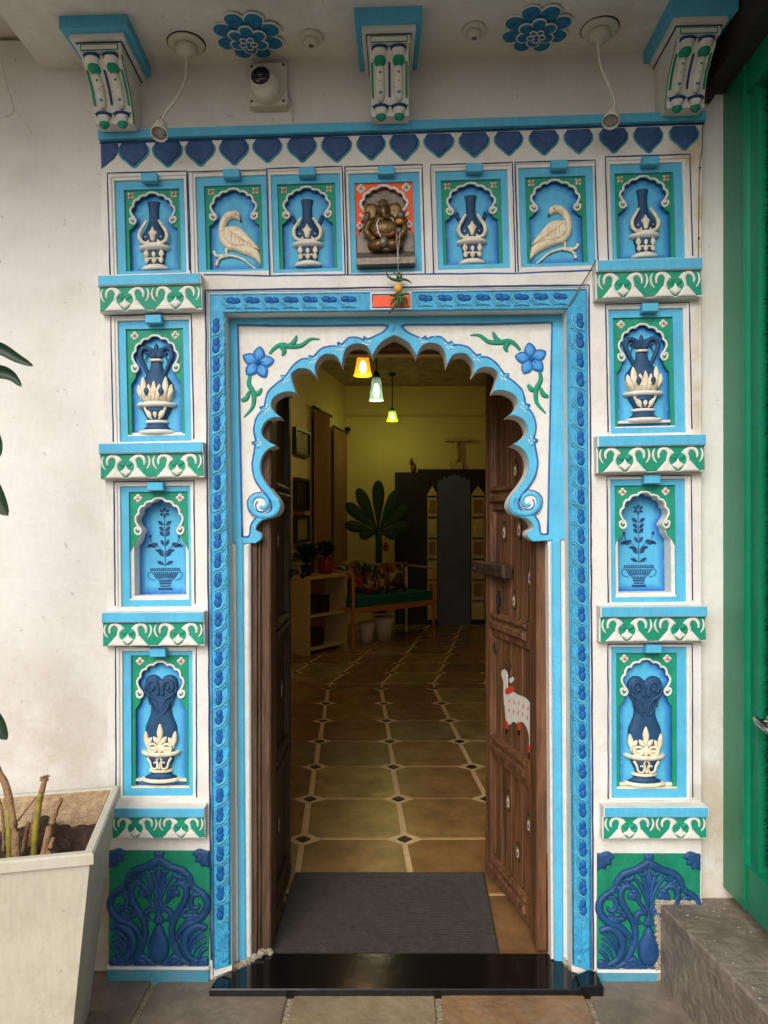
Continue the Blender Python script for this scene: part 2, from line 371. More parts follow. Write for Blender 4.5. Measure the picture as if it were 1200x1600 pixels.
    def ball(s, c, r, n=12, m=8):
        vs = []; fs = []
        r = r if isinstance(r, (tuple, list)) else (r, r, r)
        for i in range(m + 1):
            th = math.pi * i / m
            for k in range(n):
                a = 2 * math.pi * k / n
                vs.append((c[0] + r[0] * math.sin(th) * math.cos(a), c[1] + r[1] * math.cos(th), c[2] + r[2] * math.sin(th) * math.sin(a)))
        for i in range(m):
            for k in range(n):
                k2 = (k + 1) % n; fs.append((i * n + k, i * n + k2, (i + 1) * n + k2, (i + 1) * n + k))
        return s.add(vs, fs, True)
    def box(s, a, b, ch=0.0):
        """corner a, corner b in (u, v, w)"""
        x0, x1 = sorted((a[0], b[0])); y0, y1 = sorted((a[1], b[1])); z0, z1 = sorted((a[2], b[2]))
        return s.prism(rect(x0, y0, x1, y1), z0, z1, ch)
    def hexa(s, pts):
        """8 corners: 4 of one face in order, 4 of the opposite"""
        return s.add(pts, [(0, 1, 2, 3), (4, 5, 6, 7), (0, 1, 5, 4), (1, 2, 6, 5), (2, 3, 7, 6), (3, 0, 4, 7)])
    def mesh(s, name, m, raw=False):
        me = bpy.data.meshes.new(name)
        vs = s.v if raw else [(v[0] * S, -v[2] * S, -v[1] * S) for v in s.v]
        me.from_pydata(vs, [], s.f)
        for p, q in zip(me.polygons, s.sm): p.use_smooth = q
        bm = bmesh.new(); bm.from_mesh(me)
        bmesh.ops.remove_doubles(bm, verts=bm.verts, dist=1e-6) if not s.e else None
        bmesh.ops.recalc_face_normals(bm, faces=bm.faces)
        bm.to_mesh(me); bm.free()
        if s.e:
            at = me.attributes.new('edge', 'FLOAT', 'POINT')
            for i in range(len(me.vertices)): at.data[i].value = float(s.e.get(i, 0.0))
        me.materials.append(M[m] if isinstance(m, str) else m)
        return me
    def build(s, name, m, parent=None, loc=None, raw=False):
        o = bpy.data.objects.new(name, s.mesh(name, m, raw)); COL.objects.link(o)
        if parent: o.parent = parent
        if loc is not None: o.location = loc
        return o

def tag(o, label=None, cat=None, group=None, kind=None):
    if label: o['label'] = label
    if cat: o['category'] = cat
    if group: o['group'] = group
    if kind: o['kind'] = kind
    return o
def empty(name, loc, label=None, cat=None, group=None, rot=(0, 0, 0)):
    o = bpy.data.objects.new(name, None); COL.objects.link(o); o.location = loc; o.rotation_euler = rot
    o.empty_display_size = 0.05
    return tag(o, label, cat, group)
def copy_obj(o, parent=None, loc=None):
    c = o.copy(); COL.objects.link(c)
    if parent is not None: c.parent = parent
    if loc is not None: c.location = loc
    return c
def kids(o): return [c for c in COL.objects if c.parent == o]
def copy_tree(o, loc, rot=None, label=None, scale=None, mirror=False):
    r = o.copy(); COL.objects.link(r); r.location = loc
    if rot is not None: r.rotation_euler = rot
    if scale is not None: r.scale = scale
    if label: r['label'] = label
    for ch in kids(o):
        c = ch.copy(); COL.objects.link(c); c.parent = r
        for g in kids(ch):
            d = g.copy(); COL.objects.link(d); d.parent = c
    return r
def place(o, u, v, w=0.0): o.location = (u * S, -w * S, -v * S); return o

def slope(py):
    xs = [200, 250, 430, 690, 955, 1262, 1530]; ys = [.0300, .0310, .0270, .0180, .0060, .0005, -.0045]
    return float(np.interp(py, xs, ys))

# ------------------------------------------------------------------ ground, paving, walls
def wbox(mb, x0, x1, y0, y1, z0, z1):
    return mb.add([(x0, y0, z0), (x1, y0, z0), (x1, y1, z0), (x0, y1, z0), (x0, y0, z1), (x1, y0, z1), (x1, y1, z1), (x0, y1, z1)],
                  [(0, 1, 2, 3), (4, 5, 6, 7), (0, 1, 5, 4), (1, 2, 6, 5), (2, 3, 7, 6), (3, 0, 4, 7)])
def wprism(mb, poly, z0, z1, ch=0.0):
    """polygon (x, y) on the ground plane, extruded in z with a small chamfer at the top"""
    t = MB().prism([(p[0], -p[1]) for p in poly], z0, z1, ch)
    b = len(mb.v); mb.v += [(v[0], -v[1], v[2]) for v in t.v]; mb.f += [tuple(i + b for i in f) for f in t.f]; mb.sm += t.sm
    return mb
g = MB(); g.add([(-60, -60, -0.03), (60, -60, -0.03), (60, 0.2, -0.03), (-60, 0.2, -0.03)], [(0, 1, 2, 3)])
ground = tag(g.build('ground', 'groundm', raw=True), kind='structure')
g = MB(); wbox(g, -3.2, 2.4, -3.6, 0.10, -0.028, -0.008)
paving = tag(g.build('pavement', 'groutout', raw=True), kind='structure')
pave_cols = [(118, 105, 90), (134, 118, 92), (132, 102, 72), (116, 104, 90), (136, 118, 90), (124, 106, 84), (138, 108, 72)]
pave_m = [mat('paving_stone_%d' % i, c, 0.42, 0.28, 5, 0.5, 26, dirt=(172, 160, 142), dirt_amt=0.35, dirt_scale=18, rgb2=tuple(min(255, int(v * 1.18)) for v in c)) for i, c in enumerate(pave_cols)]
def jit(P, a): return [(x + RNG.uniform(-a, a), y + RNG.uniform(-a, a)) for x, y in P]
xl = [-2.05, -1.20, -0.755, -0.300, 0.163, 0.640, 1.10, 1.62, 2.1]
order = [0, 3, 0, 1, 2, 3, 4, 5]
for r in range(6):
    y1 = 0.02 - 0.0; yy1 = -0.098 - r * 0.5 if r else 0.08; yy0 = -0.112 - (r + 1) * 0.5 + 0.1
    if r == 0: yy0 = -0.52
    else: yy1 = -0.535 - (r - 1) * 0.5; yy0 = yy1 + 0.018 - 0.5
    for i in range(len(xl) - 1):
        sh = 0 if r == 0 else (r % 2) * 0.17
        sk = 0.030
        P = jit([(xl[i] + 0.009 + sh + sk * 0.3, yy1), (xl[i] + 0.009 + sh - sk * 0.2, yy0), (xl[i + 1] - 0.009 + sh - sk * 0.2, yy0), (xl[i + 1] - 0.009 + sh + sk * 0.3, yy1)], 0.005)
        m = MB(); wprism(m, P, -0.02, RNG.uniform(-0.001, 0.003), 0.004)
        m.build('paving_stone', pave_m[order[i] if r == 0 else RNG.randrange(7)], paving, raw=True)

# house wall with the opening for the gate surround (thing) -----------------------
slO = [(150, 190), (1104, 168)]
hole = [W(168, 232), W(1088, 205), W(1090, 1560), W(176, 1560)]
def wallprism(mb, poly_xz, y0, y1, holes=()):
    t = MB().prism([(p[0], -p[1]) for p in poly_xz], -y1, -y0, 0, [[(p[0], -p[1]) for p in h] for h in holes])
    b = len(mb.v); mb.v += [(v[0], -v[2], -v[1]) for v in t.v]; mb.f += [tuple(i + b for i in f) for f in t.f]; mb.sm += t.sm
    return mb
m = MB()
hx0, hx1, hz1 = -0.86, 1.005, 2.66
wallprism(m, [(-3.2, -0.1), (hx0, -0.1), (hx0, hz1), (hx1, hz1), (hx1, -0.1), (1.30, -0.1), (1.30, 3.10), (-3.2, 3.10)], 0.030, 0.25)
wall_mat = mat('limewashed_wall', (219, 216, 210), 0.82, 0.07, 2.2, 0.35, 34, dirt=(184, 172, 152), dirt_amt=0.40, dirt_scale=3.2, specks=(132, 114, 92))
n = wall_mat.node_tree; L = n.links; b_ = n.nodes['Principled BSDF']; src = b_.inputs['Base Color'].links[0].from_socket
geo = n.nodes.new('ShaderNodeNewGeometry'); sp = n.nodes.new('ShaderNodeSeparateXYZ'); L.new(geo.outputs['Position'], sp.inputs[0])
rz = n.nodes.new('ShaderNodeMapRange'); rz.inputs['From Min'].default_value = 1.35; rz.inputs['From Max'].default_value = 0.45
L.new(sp.outputs['Z'], rz.inputs['Value'])
ns = n.nodes.new('ShaderNodeTexNoise'); ns.inputs['Scale'].default_value = 3.0; ns.inputs['Detail'].default_value = 10; ns.inputs['Roughness'].default_value = 0.75
L.new(geo.outputs['Position'], ns.inputs['Vector'])
rn = n.nodes.new('ShaderNodeMapRange'); rn.inputs['From Min'].default_value = 0.38; rn.inputs['From Max'].default_value = 0.62; L.new(ns.outputs['Fac'], rn.inputs['Value'])
mu = n.nodes.new('ShaderNodeMath'); mu.operation = 'MULTIPLY'; L.new(rz.outputs[0], mu.inputs[0]); L.new(rn.outputs[0], mu.inputs[1])
mu2 = n.nodes.new('ShaderNodeMath'); mu2.operation = 'MULTIPLY'; mu2.inputs[1].default_value = 0.72; L.new(mu.outputs[0], mu2.inputs[0])
mm = n.nodes.new('ShaderNodeMix'); mm.data_type = 'RGBA'; mm.inputs[7].default_value = (*lin((176, 152, 118)), 1)
L.new(mu2.outputs[0], mm.inputs[0]); L.new(src, mm.inputs[6]); L.new(mm.outputs[2], b_.inputs['Base Color'])
hw = m.build('house_wall', wall_mat, raw=True)
tag(hw, 'off-white limewashed house wall behind and around the painted gate', 'wall')

# plaster bits: small pits and hairline crack on the wall
m = MB(); m.tube([(W(157, 230, .0).x, -0.001, W(157, 230, 0).z)] * 2, 0.0001)

# upper slabs: eaves over the gate, lower slab over the left wall ------------------
SL = 0.028
def zs(x): return 3.035 + SL * x
m = MB()
x0, x1 = -1.135, 1.60
m.add([(x0, -0.98, zs(x0)), (x1, -0.98, zs(x1)), (x1, 0.30, zs(x1)), (x0, 0.30, zs(x0)), (x0, -0.98, 3.3), (x1, -0.98, 3.3), (x1, 0.30, 3.3), (x0, 0.30, 3.3)],
      [(0, 1, 2, 3), (4, 5, 6, 7), (0, 1, 5, 4), (1, 2, 6, 5), (2, 3, 7, 6), (3, 0, 4, 7)])
eave = m.build('eave_slab', 'white', raw=True)
tag(eave, 'white balcony slab overhanging the gate, its underside holding rosettes and lamps', 'eave')
m = MB(); wbox(m, -3.2, -1.137, -1.02, 0.29, 3.115, 3.32)
tag(m.build('eave_slab', 'white', raw=True), 'plain white slab over the bare wall at top left corner', 'eave')

# ------------------------------------------------------------------ gate surround
def stain(m, spots):
    n = m.node_tree; L = n.links; b = n.nodes['Principled BSDF']; src = b.inputs['Base Color'].links[0].from_socket
    ge = n.nodes.new('ShaderNodeNewGeometry'); nz = n.nodes.new('ShaderNodeTexNoise'); nz.inputs['Scale'].default_value = 14; nz.inputs['Detail'].default_value = 8; L.new(ge.outputs['Position'], nz.inputs['Vector'])
    for (c, sc_, col, amt) in spots:
        mp = n.nodes.new('ShaderNodeVectorMath'); mp.operation = 'SUBTRACT'; mp.inputs[1].default_value = c; L.new(ge.outputs['Position'], mp.inputs[0])
        m2 = n.nodes.new('ShaderNodeVectorMath'); m2.operation = 'DIVIDE'; m2.inputs[1].default_value = sc_; L.new(mp.outputs[0], m2.inputs[0])
        ln = n.nodes.new('ShaderNodeVectorMath'); ln.operation = 'LENGTH'; L.new(m2.outputs[0], ln.inputs[0])
        r = n.nodes.new('ShaderNodeMapRange'); r.inputs['From Min'].default_value = 1.0; r.inputs['From Max'].default_value = 0.1; L.new(ln.outputs['Value'], r.inputs['Value'])
        r2 = n.nodes.new('ShaderNodeMapRange'); r2.inputs['From Min'].default_value = 0.35; r2.inputs['From Max'].default_value = 0.6; r2.inputs['To Max'].default_value = amt; L.new(nz.outputs['Fac'], r2.inputs['Value'])
        mu = n.nodes.new('ShaderNodeMath'); mu.operation = 'MULTIPLY'; L.new(r.outputs[0], mu.inputs[0]); L.new(r2.outputs[0], mu.inputs[1])
        mx = n.nodes.new('ShaderNodeMix'); mx.data_type = 'RGBA'; mx.inputs[7].default_value = (*lin(col), 1); L.new(mu.outputs[0], mx.inputs[0]); L.new(src, mx.inputs[6]); src = mx.outputs[2]
    L.new(src, b.inputs['Base Color'])
stain(M['white'], [((1.02, 0, 2.72), (.10, 1, .10), (176, 140, 84), .9), ((1.035, 0, 2.50), (.03, 1, .40), (186, 160, 110), .8), ((1.03, 0, 1.95), (.035, 1, .45), (188, 168, 128), .7), ((-0.85, 0, 0.62), (.35, 1, .10), (170, 150, 118), .6), ((.95, 0, .60), (.3, 1, .06), (170, 155, 130), .6)])
surround = empty('gate_surround', (0, 0, 0), 'carved gate surround painted white with blue outlines round the open door', 'gate surround')
panels = []     # (name, cx, cy, blue rect, green rect, line rect, kind)
def R4(*a): return a
P_TOP = [
 ('A', (170, 269, 294, 428), (180, 280, 288, 426), (193, 293, 280, 421)),
 ('bird', (296, 267, 419, 431), (307, 274, 417, 423), (319, 287, 409, 419)),
 ('A2', (419, 262, 537, 430), (425, 271, 533, 424), (434, 284, 525, 418)),
 ('god', (541, 259, 662, 429), (547, 269, 657, 424), (555, 282, 647, 418)),
 ('A2', (675, 256, 803, 427), (683, 265, 795, 419), (691, 278, 785, 411)),
 ('birdm', (807, 252, 932, 423), (813, 260, 929, 415), (823, 273, 918, 409)),
 ('A', (948, 243, 1080, 406), (956, 254, 1069, 404), (963, 267, 1056, 401))]
P_COL = [
 ('B', (175, 492, 301, 691), (185, 500, 296, 689), (196, 512, 286, 680)),
 ('alc', (179, 752, 304, 948), (188, 760, 297, 948), (200, 768, 293, 938)),
 ('C', (181, 1010, 307, 1250), (191, 1018, 300, 1245), (203, 1025, 294, 1233)),
 ('B', (948, 474, 1079, 676), (954, 482, 1070, 676), (961, 494, 1055, 667)),
 ('alc', (949, 743, 1081, 943), (956, 749, 1072, 941), (963, 758, 1058, 933)),
 ('C', (950, 1006, 1082, 1250), (957, 1012, 1074, 1248), (965, 1021, 1060, 1234))]
def rotpts(P, cx, cy, s):
    a = math.atan(s); c, sn = math.cos(a), math.sin(a)
    # slope s: lines rise to the right (v decreases)
    return [(cx + (x - cx) * c + (y - cy) * sn, cy - (x - cx) * sn + (y - cy) * c) for x, y in P]
holes = []
for kind, ln, bl, gr in P_TOP + P_COL:
    cx, cy = (ln[0] + ln[2]) / 2, (ln[1] + ln[3]) / 2
    holes.append(rotpts(rect(max(bl[0] - 4, ln[0] + 2), bl[1] - 5, min(bl[2] + 4, ln[2] - 1.5), bl[3] + 3), cx, cy, slope(cy)))
GA = (600, 817)
outer = [(156, 200), (1099, 174), (1097, 400), (1097, 1536), (926, 1538), (922, 1000), (918, 449), (324, 456.5), (329, 1000), (333, 1534), (171, 1533), (163, 700), (158, 400)]
def gl(P): return [(x - 600, y - HZ) for x, y in P]
m = MB().prism(gl(outer), -52, 0, 1.2, [gl(h) for h in holes])
front = m.build('masonry', 'white', surround, (0, 0, H))
# pilasters' navy lines
def line_strip(mb, pts, w=1.1, t=0.5, wob=0.35):
    w = w * 1.3
    out = []; RN = random.Random(int(pts[0][0] * 7 + pts[0][1]))
    for i in range(len(pts) - 1):
        a, b = pts[i], pts[i + 1]; L_ = math.hypot(b[0] - a[0], b[1] - a[1]); k = max(1, int(L_ / 22))
        for j in range(k): out.append((a[0] + (b[0] - a[0]) * j / k + RN.uniform(-wob, wob), a[1] + (b[1] - a[1]) * j / k + RN.uniform(-wob, wob)))
    out.append(pts[-1])
    mb.tube(out, [w * RN.uniform(0.85, 1.12) for _ in out], 6, 0.35, t)
    return mb
m = MB()
line_strip(m, gl([(322, 1445 + 60), (330, 1500), (327, 1100), (323, 640), (321, 454), (470, 451.5), (620, 449), (920, 445.5), (922, 640), (925, 1100), (927, 1515)][1:]), 1.1)
m.build('painted_line', 'inky', surround, (0, 0, H))
m = MB()
line_strip(m, gl([(318, 429), (420, 431), (540, 429.5), (670, 428), (800, 427), (930, 422)]), 0.9)
m.build('painted_line', 'line', surround, (0, 0, H))
# rope band: white step behind, turquoise band in front
m = MB()
U = lambda o, i: o + i[::-1]
m.prism(gl([(326, 1532), (331, 1532)] + [(331, 1000), (327, 458), (916, 451), (920, 1000), (923.5, 1534), (896, 1524), (892, 1000), (887, 481), (350, 487.5), (358, 1000), (361, 1522)][0:]) if False else
        gl([(334, 1528), (330, 1000), (325, 457), (917, 449.5), (921, 1000), (925, 1530), (894, 1519), (891, 1000), (886.5, 482), (350.5, 488.5), (359, 1000), (362, 1517)]), -40, -2)
m.build('reveal', 'white2', surround, (0, 0, H))
m = MB()
m.prism(gl([(335, 1516), (331, 1000), (327.5, 459), (915.5, 451.5), (919.5, 1000), (923.5, 1518), (894.5, 1508), (890.5, 1000), (886, 483), (351, 489), (359.5, 1000), (361, 1508)]), -3, 1.0, 1.0)
band = m.build('rope_band', 'rope', surround, (0, 0, H))
m = MB()
for P in ([(333.5, 1512), (330, 1000), (328.5, 461), (915, 453)], [(915, 453), (918.5, 1000), (922.5, 1513)], [(358.5, 1505), (356.5, 1000), (348.5, 487), (888, 481), (892, 1000), (895.5, 1505)]):
    m.tube(gl(P), 1.5, 6, 0.8, 1.0)
m.build('rope_edge', 'rope', surround, (0, 0, H))
# one bead pair and one twisting leaf, copied along the band (parts)
bm_ = MB()
bm_.puff(ell(0.5, -5.6, 5.2, 6.8, 16, 12), 2.2, 5, 0, 0.3, 1.6); bm_.puff(ell(-0.5, 5.8, 5.4, 7.6, 16, -14), 2.4, 5, 0, 0.3, 1.6); bm_.puff(ell(4.0, 0.5, 2.6, 4.5, 12, 0), 1.4, 2.6, 0, 0.3, 1.4)
bead = bm_.mesh('bead', 'deep')
lf = MB()
lf.tube(spl([(-10.5, 19), (-6, 15), (-1, 13.5), (5, 8), (8.5, -1), (10.5, -9)], 5), lambda t: 0.7 + 1.3 * math.sin(math.pi * t), 7, 0.8, 0.2)
lf.tube(spl([(-3, 19), (3, 16), (8, 9), (11, 1)], 5), lambda t: 0.5 + 0.8 * math.sin(math.pi * t), 6, 0.8, 0.2)
lf.tube(spl([(10.5, 10), (8, 3), (8.5, -6), (11, -12)], 4), lambda t: 0.6 + 1.0 * math.sin(math.pi * t), 6, 0.9, 0.6)
lf.tube(spl([(3, 15), (7, 12), (11, 12)], 4), 0.9, 6, 0.8, 0.5)
lf.v = [(a, b, c + 0.9) for a, b, c in lf.v]; leafm = lf.mesh('leaf_twist', 'ropelight')
def rope_piece(px, py, ang, flip, sc=1.0):
    for me, nm in ((bead, 'bead'), (leafm, 'leaf_twist')):
        o = bpy.data.objects.new(nm, me); COL.objects.link(o); o.parent = surround
        off = -3.6 if nm == 'bead' else 0
        # shift across the band
        ca, sa = math.cos(ang), math.sin(ang)
        ox, oy = off * flip, 0
        o.location = ((px - 600 + ox * ca) * S, -0.8 * S, H + (HZ - py + ox * sa) * S)
        o.rotation_euler = (0, -ang, 0); o.scale = (flip * RNG.uniform(.92, 1.08) * sc, RNG.uniform(.85, 1.1), RNG.uniform(.96, 1.08) * sc)
def lerp(a, b, t): return a + (b - a) * t
for i in range(31):
    t = (i + 0.5) / 31; py = lerp(494, 1440, t)
    rope_piece(lerp(341, 348, min(1, (py - 494) / 900)), py, 0.0, 1)
    rope_piece(lerp(902.5, 907.5, min(1, (py - 494) / 900)), py - 8, 0.0, -1)
for i in range(18):
    if 7.8 < i < 9.6: continue
    t = (i + 0.5) / 18; px = lerp(350, 890, t)
    if 574 < px < 636: continue
    rope_piece(px, lerp(473.5, 466.5, t), -math.pi / 2, 1, 0.92)
# floral ends of the rope at the foot of each side
for cx, fl in ((348, 1), (908, -1)):
    m = MB()
    for (a, b_, c_) in (((-6, 0), (2, 14), (8, 30)), ((9, 6), (2, 20), (-7, 30)), ((-7, 22), (0, 34), (6, 44)), ((8, 34), (0, 44), (-6, 58)), ((0, -4), (1, 30), (0, 60))):
        m.tube(spl([(a[0] * fl, a[1]), (b_[0] * fl, b_[1]), (c_[0] * fl, c_[1])], 5), lambda t: 0.7 + 0.9 * math.sin(math.pi * t), 6, 0.9)
    m.puff(drop(4 * fl, 20, 14, 4, 30 * fl), 1.6, 3, 0, 0.2); m.puff(drop(-4 * fl, 44, 14, 4, -30 * fl), 1.6, 3, 0, 0.2); m.puff(drop(2 * fl, 60, 12, 4, 10 * fl), 1.6, 3, 0, 0.2)
    m.build('leaf_spray', 'rope', surround, W(cx, 1444, -0.002))
# lower jamb mouldings, left and right: white backing, blue half-round, white beads
def jamb(poly, w0, w1, ch, mt, nm):
    MB().prism(gl(poly), w0, w1, ch).build(nm, mt, surround, (0, 0, H))
def comp(P, w):   # picture position of a point lying w px behind the front plane -> plane coordinates
    return [(600 + (x - 600) * (F - w) / F, HZ + (y - HZ) * (F - w) / F) for x, y in P]
def jb(x0t, x1t, x0b, x1b, yt, yb, w0, w1, ch, mt, nm):
    jamb(comp([(x0t, yt), (x1t, yt), (x1b, yb + 0), (x0b, yb)], w1), w0, w1, ch, mt, nm)
jb(355, 391.5, 360, 393, 840, 1512, -62, -34, 0.5, 'white2', 'jamb')
jb(368, 379.5, 372, 384, 842, 1504, -34, -29, 2.2, 'blue', 'jamb_strip')
jb(385, 389.5, 387, 391.5, 850, 1497, -34, -29.5, 2.0, 'white2', 'jamb_bead')
jb(361, 365, 364.5, 368.5, 850, 1508, -34, -31, 1.2, 'white2', 'jamb_bead')
jb(856, 886, 861, 896, 840, 1514, -62, -34, 0.5, 'white2', 'jamb')
jb(863, 877, 867, 881, 842, 1506, -34, -29, 2.2, 'blue', 'jamb_strip')
jb(857, 861.5, 862, 866, 848, 1500, -34, -29.5, 2.0, 'white2', 'jamb_bead')
jb(879.5, 883.5, 884, 888, 848, 1508, -34, -31, 1.2, 'white2', 'jamb_bead')
# ragged cement at the foot of both jambs
for side, pts in ((0, [(326, 1534), (345, 1524), (362, 1514), (376, 1508), (390, 1500), (408, 1491)]), (1, [(868, 1492), (882, 1504), (896, 1514), (912, 1524), (928, 1534)])):
    m = MB()
    for i in range(150):
        i = i * 59 / 149; t = i / 59 * (len(pts) - 1); k = min(int(t), len(pts) - 2); f = t - k
        px, py = lerp(pts[k][0], pts[k + 1][0], f), lerp(pts[k][1], pts[k + 1][1], f)
        dep = (i / 59 if side == 0 else 1 - i / 59) * 0.085
        p = W(px + RNG.uniform(-3, 3), py + RNG.uniform(-4, 3), dep)
        r = RNG.uniform(0.003, 0.007); m.ball((p.x, p.y - 0.001, p.z), (r * 2.2, r * 0.8, r), 7, 5)
    tag(m.build('cement_edge', 'concrete', surround, raw=True), kind='stuff')

# spandrel arch ---------------------------------------------------------------------
INTR = [(615, 524), (603, 530), (592, 539), (581.5, 556, True), (575, 543), (566, 537.5), (555, 537), (545, 541), (538, 551), (534, 571.5, True),
        (527, 558), (518, 553.5), (506, 554), (497, 562), (492, 574), (494, 588, True), (484, 578), (473, 575.5), (462, 578), (455, 588), (462, 613.5, True),
        (450, 612), (438, 614.5), (427, 622), (423.5, 633), (428, 643), (440, 652.5, True), (428, 652), (416, 658), (409.5, 668), (409, 679), (418, 689), (432, 696.5, True),
        (419, 702), (410, 713), (406.5, 728), (409, 743), (417, 757), (428, 771), (436, 783), (438, 795), (432, 805), (419, 810.5), (409, 813, True),
        (402, 820), (400, 828), (408, 834), (408, 842), (399, 849, True)]
VAL = [(571, 531), (531, 539.5), (487, 559.5), (444, 590), (411.5, 638), (399.5, 692)]
LOB = [[(559, 527.5), (545, 528)], [(515, 541), (502, 545)], [(472, 561), (458, 571)], [(431, 600), (418, 614)], [(401, 652), (396.5, 671)]]
EXTR = [(611, 506), (606, 511), (598, 519), (585, 525.5)]
for i_, (vx, vy) in enumerate(VAL):
    nx_, ny_ = vx - 617, vy - 735; l_ = math.hypot(nx_, ny_); nx_, ny_ = nx_ / l_, ny_ / l_; tx_, ty_ = ny_, -nx_     # tangent, towards the arch foot
    EXTR += [(vx - tx_ * 3.5, vy - ty_ * 3.5, True), (vx + nx_ * 5.5 + tx_ * 1.0, vy + ny_ * 5.5 + ty_ * 1.0, True), (vx + tx_ * 2.5, vy + ty_ * 2.5, True)]
    if i_ < 5: EXTR += LOB[i_]
EXTR += [(396, 712), (394, 728), (398, 748), (408, 764), (417, 774), (423, 784), (424, 795), (417, 802), (405, 805), (397, 812, True), (392, 821), (390.5, 833), (388, 839)]
LOC = (0, 0, H)
ax = 616.5
def mm_(P): return [(2 * ax - p[0], p[1] - (2 * ax - 2 * p[0]) * 0.012 * 0.55, *p[2:]) for p in P]
def both(P): return [P, mm_(P)]
WF = -33.5      # front of spandrel, px
arch = empty('scalloped_arch', (0, 0.07, 0), 'scalloped arch plate over the doorway, white with blue cusped rim and volutes', 'arch')
AL = (0, -0.07, H)
Il = spl(INTR, 5); Ir = spl(mm_(INTR), 5); El = spl(EXTR, 5); Er = spl(mm_(EXTR), 5)
full = [(358, 849), (356, 600), (349.5, 488), (600, 484), (887.5, 481), (889, 600), (888, 843)] + Ir[::-1][0:-1] + Il
m = MB().prism(gl(comp(full, WF)), -76, WF, 0.4); m.build('spandrel', 'white2', arch, AL)
# blue outer border + rim as one plate, white field left open
rim_outer = [(360, 849), (358.5, 600), (354, 496), (600, 492), (882.5, 487.5), (884, 600), (886, 843)]
fieldL = [(378, 839), (373, 600), (371, 507.5), (480, 508.5), (600, 507)] + El[4:]
fieldR = [(2 * 617 - p[0], p[1] - 4.5 * abs(617 - p[0]) / 250) for p in fieldL]
m = MB().prism(gl(comp(rim_outer + Ir[::-1][0:-1] + Il, WF + 3)), WF - 0.2, WF + 3.0, 0.9, [gl(comp(fieldL, WF + 3)), gl(comp(fieldR, WF + 3))])
m.build('rim', 'blue', arch, AL)
m = MB()
for P in (fieldL, fieldR):
    line_strip(m, gl(comp(P + [P[0]], WF + 3)), 1.15, WF + 2.9, 0.1)
m.build('painted_line', 'line', arch, AL)
m = MB(); RH = random.Random(8)
for vx, vy in VAL:
    nx_, ny_ = vx - 617, vy - 735; l_ = math.hypot(nx_, ny_); nx_, ny_ = nx_ / l_, ny_ / l_; tx_, ty_ = ny_, -nx_
    for s_ in (0, 1):
        for off_, dpt in ((-6, -3.0), (4, -4.5), (-1, -7.5)):
            P = [(vx + tx_ * (off_ - 3) + nx_ * (dpt - 1), vy + ty_ * (off_ - 3) + ny_ * (dpt - 1)), (vx + tx_ * off_ + nx_ * dpt, vy + ty_ * off_ + ny_ * dpt), (vx + tx_ * (off_ + 4) + nx_ * (dpt - .5), vy + ty_ * (off_ + 4) + ny_ * (dpt - .5))]
            if s_: P = [(2 * 617 - p[0], p[1] - 3.4) for p in P]
            m.tube(gl(comp(spl(P, 3), WF + 3)), lambda t: .25 + .75 * math.sin(math.pi * t), 6, .7, WF + 3.0)
tag(m.build('white_flecks', 'white2', arch, AL), kind='stuff')
# volutes
for sgn in (0, 1):
    sp_ = [(431, 780), (434, 792), (428, 802), (416, 806), (403, 804), (394, 795), (392.5, 785), (398, 776.5), (408, 775), (416, 780), (417.5, 789), (411, 794), (406, 791)]
    if sgn: sp_ = [(2 * 617 - p[0], p[1] - 3.6) for p in sp_]
    P = gl(comp(spl(sp_, 5), WF + 3))
    m = MB().tube(P, lambda t: 5.2 - 2.2 * t, 10, 0.55, WF + 3.0); m.build('volute', 'blue', arch, AL)
    cc = (407, 787) if not sgn else (2 * 617 - 407, 783.4)
    m = MB().prism(gl(comp(ell(cc[0], cc[1], 12, 12, 24), WF + 3)), WF, WF + 3.2, 0.2); m.build('volute_disc', 'white2', arch, AL)
    m = MB(); Q = [(p[0] + 0, p[1]) for p in sp_]
    inner = [(420, 778), (424, 787), (420, 796), (411, 800), (402, 797), (399, 789), (402, 783)]
    if sgn: inner = [(2 * 617 - p[0], p[1] - 3.6) for p in inner]
    m.tube(gl(comp(spl(inner, 4), WF + 5)), 0.8, 6, 0.6, WF + 5.2)
    outl = [(409, 769), (398, 771), (389, 778), (386.5, 788), (390, 800), (398, 808)]
    if sgn: outl = [(2 * 617 - p[0], p[1] - 3.6) for p in outl]
    m.tube(gl(comp(spl(outl, 4), WF + 3)), 0.9, 6, 0.6, WF + 3.6)
    m.build('painted_line', 'line', arch, AL)
# bud tips on the rim above every cusp, and white flecks
buds = [(553, 527, 20), (528, 535, 60), (484, 555, 50), (443, 583, 60), (412, 634, 75), (404, 690, 80)]
for x, y, a in buds:
    for s in (0, 1):
        X, A_ = (x, -a) if not s else (2 * 617 - x, a); Y = y - (3.4 * (1 if s else 0))
        m = MB().puff([(p[0], p[1]) for p in gl(comp(drop(X + (3.4 if not s else -3.4), Y + 9, 9, 2.6, A_), WF + 3))], 1.8, 3, WF + 2.6, 0.3, 1.6)
        m.build('bud', 'blue', arch, AL)
m = MB().puff(gl(comp(drop(612, 521, 20, 5, 0), WF + 3)), 1.8, 4, WF + 2.6, 0.3, 1.6); m.build('finial', 'blue', arch, AL)

